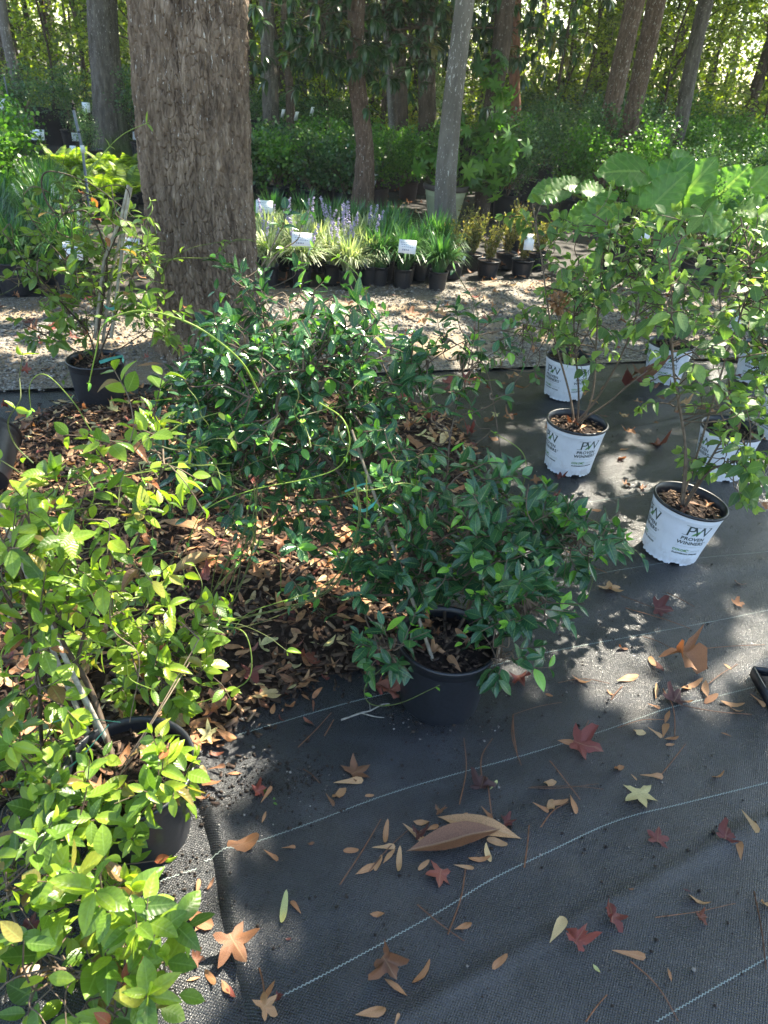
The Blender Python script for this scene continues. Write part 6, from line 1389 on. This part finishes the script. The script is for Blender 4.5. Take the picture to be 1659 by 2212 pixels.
def cname(t): 
    for lim, n in ((.08, 'near-black'), (.21, 'dark red'), (.31, 'red'), (.37, 'pink'), (.5, 'brown'), (.64, 'orange-brown'), (.74, 'light brown'), (.85, 'tan'), (.95, 'pale yellow'), (2, 'olive green')):
        if t < lim: return n
LM = [((950, 1510), 'the front black pot'), ((990, 1815), 'the big folded brown leaf'), ((1246, 1612), 'the big red leaf'), ((1255, 965), 'the upright printed pot'), ((1487, 1130), 'the tilted printed pot'), ((1225, 830), 'the back printed pot'), ((270, 1750), 'the lower left pot'), ((500, 2044), 'the big orange star leaf'), ((575, 1690), 'the spilled soil patch'), ((1462, 1440), 'the big orange lobed leaf'), ((1314, 1992), 'the dark red star leaf'), ((1380, 1716), 'the pale yellow star leaf'), ((1640, 1500), 'the plant stand'), ((200, 820), 'the left middle pot'), ((846, 2080), 'the big crumpled brown leaf'), ((1562, 1811), 'the dark red edge leaf'), ((1440, 790), 'the farthest printed pot')]
used = {}
def rel(u, v, own=None):
    d = [((u-a)**2+((v-b)*1.3)**2, (a, b), n) for (a, b), n in LM if (a, b) != (u, v)]; _, (a, b), n = min(d)
    du, dv = u-a, v-b
    w = ('left of' if du < 0 else 'right of') if abs(du) > abs(dv)*1.2 else ('behind' if dv < 0 else 'in front of')
    return w, n
def place_flat(name, me, u, v, size, ang, tt, label, cat, group, z_extra=.002, rough=.26):
    c = P(u, v); zb = float(hz(c[0], c[1])); 
    if polyhit(MPW, np.array([c[0]]), np.array([c[1]]))[0]: zb = float(mz(c[0], c[1]))+.012
    if c[1] > 3.6: zb = .03
    c = P(u, v, zb)
    e = P(u+math.cos(R_(ang))*10, v-math.sin(R_(ang))*10, zb); d = unit(e-c)
    k = np.linalg.norm(e-c)/10; L = size*max(k, .0)*.5
    dist = np.linalg.norm(c-np.array([0, 0, EYE])); L = min(L, size*.5*dist/FPX*1.5)
    up = unit(np.array([rng.normal(0, rough), rng.normal(0, rough), 1.])); M = frames(d[None], up, L)[0]
    o = link(name, me, None, (0, 0, 0), tt); o.matrix_basis = Matrix(((*M[0], c[0]), (*M[1], c[1]), (*M[2], zb+z_extra), (0, 0, 0, 1)))
    return tag(o, label, cat, group)
def first_free(base, fmt):
    k = used.get(base, 0); used[base] = k+1; return fmt(k)
for (kind, u, v, size, ang, tt) in FL:
    w, n = rel(u, v); sz = 'big ' if size > 75 else ('small ' if size < 30 else '')
    base = f'{sz}{cname(tt)} {SHAPE[kind]} fallen leaf'
    key = base+w+n; k = used.get(key, 0); used[key] = k+1
    lab = f'{base} {["just", "farther", "still farther", "yet farther", "farthest"][min(k, 4)]+" " if True else ""}{w} {n}'
    place_flat('fallen_leaf', FL_ME[kind][rng.integers(len(FL_ME[kind]))], u, v, size, ang, tt, lab, 'leaf', 'fallen leaves')
# the three big curled magnolia leaves
BIG = [flat_leaf([(x*.25, y) for x, y in [(math.cos(a)*max(.05, 1-abs(math.sin(a))**2.3), math.sin(a)) for a in np.linspace(0, 2*math.pi, 22, endpoint=False)]], 3, .0, .008, 4)]
def big_leaf(fold, bend):
    V, F, L = BIG[0]; V = V.copy(); V[:, 2] = fold*np.abs(V[:, 0])+bend*(1-V[:, 1]**2)*.10+.02*np.sin(V[:, 1]*5); V[:, 2] -= V[:, 2].min(); return mesh('big leaf', V, F, M_dead, True, None, L)
BL = [big_leaf(.6, .25), big_leaf(.2, .8), big_leaf(1.3, .3)]
place_flat('fallen_leaf', BL[1], 1034, 1792, 190, -14, .76, 'big greyish tan leaf lying under the big folded brown one', 'leaf', 'big leathery leaves', .006, .03)
o = place_flat('fallen_leaf', BL[0], 980, 1824, 212, 14, .43, 'big folded leathery brown leaf on top of the leaf pile in front of the pot', 'leaf', 'big leathery leaves', .016, .03)
place_flat('fallen_leaf', BL[2], 420, 1228, 120, 22, .88, 'big pale tan curled leaf lying on the mulch left of the dark vine', 'leaf', 'big leathery leaves', .012, .05)
place_flat('fallen_leaf', BL[1], 395, 1140, 100, -12, .72, 'big tan flat leaf on the mulch behind the pale curled one', 'leaf', 'big leathery leaves', .010, .05)
place_flat('fallen_leaf', BL[1], 325, 793, 60, 5, .72, 'big tan leaf on the gravel right of the left middle pot', 'leaf', 'big leathery leaves', .010, .05)
# pine needles
PN = [(1107, 1548, 1212, 1521), (1107, 1548, 1124, 1660), (1106, 1552, 1116, 1640), (643, 1620, 715, 1545), (700, 1595, 720, 1560), (655, 1668, 690, 1700), (733, 1918, 822, 1775), (795, 1890, 880, 1800), (965, 2025, 1004, 1880), (1140, 1708, 1290, 1700), (1145, 1706, 1300, 1712), (1165, 1794, 1225, 1740), (1185, 1650, 1250, 1735), (1130, 1880, 1140, 1790), (1412, 1988, 1584, 1957), (1625, 1930, 1650, 2100), (1358, 2082, 1460, 2212), (1262, 2212, 1307, 2155), (1332, 1576, 1436, 1560), (1205, 1478, 1316, 1480), (1255, 1595, 1270, 1560), (1388, 1376, 1456, 1406), (1350, 1313, 1490, 1358), (1506, 1404, 1650, 1396), (1418, 1688, 1478, 1612), (1430, 1490, 1455, 1600), (1475, 1530, 1620, 1548), (1510, 1500, 1590, 1440), (1318, 1515, 1343, 1486), (985, 2212, 985, 2212-1), (560, 2100, 572, 2180), (990, 1745, 1000, 1600), (1050, 1685, 1062, 1780), (900, 1960, 1000, 2040), (1040, 1700, 1062, 1600), (1210, 1180, 1290, 1245), (1260, 1110, 1330, 1160), (1290, 930, 1290, 985), (1340, 1290, 1450, 1330), (1270, 1225, 1310, 1240), (1440, 1280, 1500, 1310), (1120, 1240, 1230, 1190), (1150, 1120, 1240, 1160), (1060, 1230, 1090, 1160), (430, 2010, 400, 2040)]
for (a, b, c_, d) in PN:
    if abs(a-c_)+abs(b-d) < 5: continue
    p, q = P(a, b), P(c_, d); e = (p+q)/2+np.array([-(q-p)[1], (q-p)[0], 0])*rng.normal(0, .06)
    c = catmull([p, e, q], 7); c[:, 2] = hz(c[:, 0], c[:, 1])+.003+.006*np.abs(np.sin(np.linspace(0, 3.1, len(c))))
    th = 2 if rng.random() < .5 else 1; g = Geo()
    for k in range(2): tube(g, c+np.array([.0015, 0, 0])*k+np.array([0, 0, .001])*k, .0011, .0007, 4, rng.random())
    u, v = (a+c_)/2, (b+d)/2; w, n = rel(u, v); key = 'needle'+w+n; k = used.get(key, 0); used[key] = k+1
    L = np.hypot(a-c_, b-d); nm = 'long' if L > 110 else 'short'
    t = g.link('pine_needle', M_needle, None); tag(t, f'{nm} rusty pine needle pair {["just", "a bit farther", "farther still", "far out"][min(k, 3)]} {w} {n}', 'pine needle', 'pine needles on the black cloth')
g = Geo()
for q, r in (([(737, 1555), (780, 1540), (800, 1535), (825, 1522), (842, 1520)], .0032), ([(780, 1540), (810, 1548), (830, 1550)], .0022), ([(800, 1535), (798, 1518)], .0016)):
    tube(g, catmull([P(*a, .012) for a in q], 5), r, r*.5, 6, .8)
tag(g.link('dry_twig', M_stemgrey, None), 'pale lichened forked twig lying on the cloth left of the front black pot', 'twig')
# tiny weed
g = Geo(); c = P(576, 1722, .012)
inst(g, SMALL, frames(randdir(12)*np.array([1, 1, .2]), np.array([0, 0, 1.]), .012), np.repeat(c[None], 12, 0)+rng.normal(0, .012, (12, 3))*np.array([1, 1, .3]), .5); tag(g.link('weed', M_fresh, None), 'tiny bright green weed seedling growing in the spilled soil patch', 'weed')

# thin air haze under the trees
m = bpy.data.materials.new('air'); m.use_nodes = True; nt = m.node_tree; nt.nodes.remove(nt.nodes['Principled BSDF'])
pv = nt.nodes.new('ShaderNodeVolumePrincipled'); pv.inputs['Color'].default_value = (.93, .96, 1, 1); pv.inputs['Density'].default_value = HAZE; pv.inputs['Anisotropy'].default_value = .35
nt.links.new(pv.outputs[0], nt.nodes['Material Output'].inputs['Volume'])
g = Geo(); box(g, (0, 50, 7), (130, 120, 8.3)); hb = g.link('haze', m, None, False); tag(hb, kind='stuff')
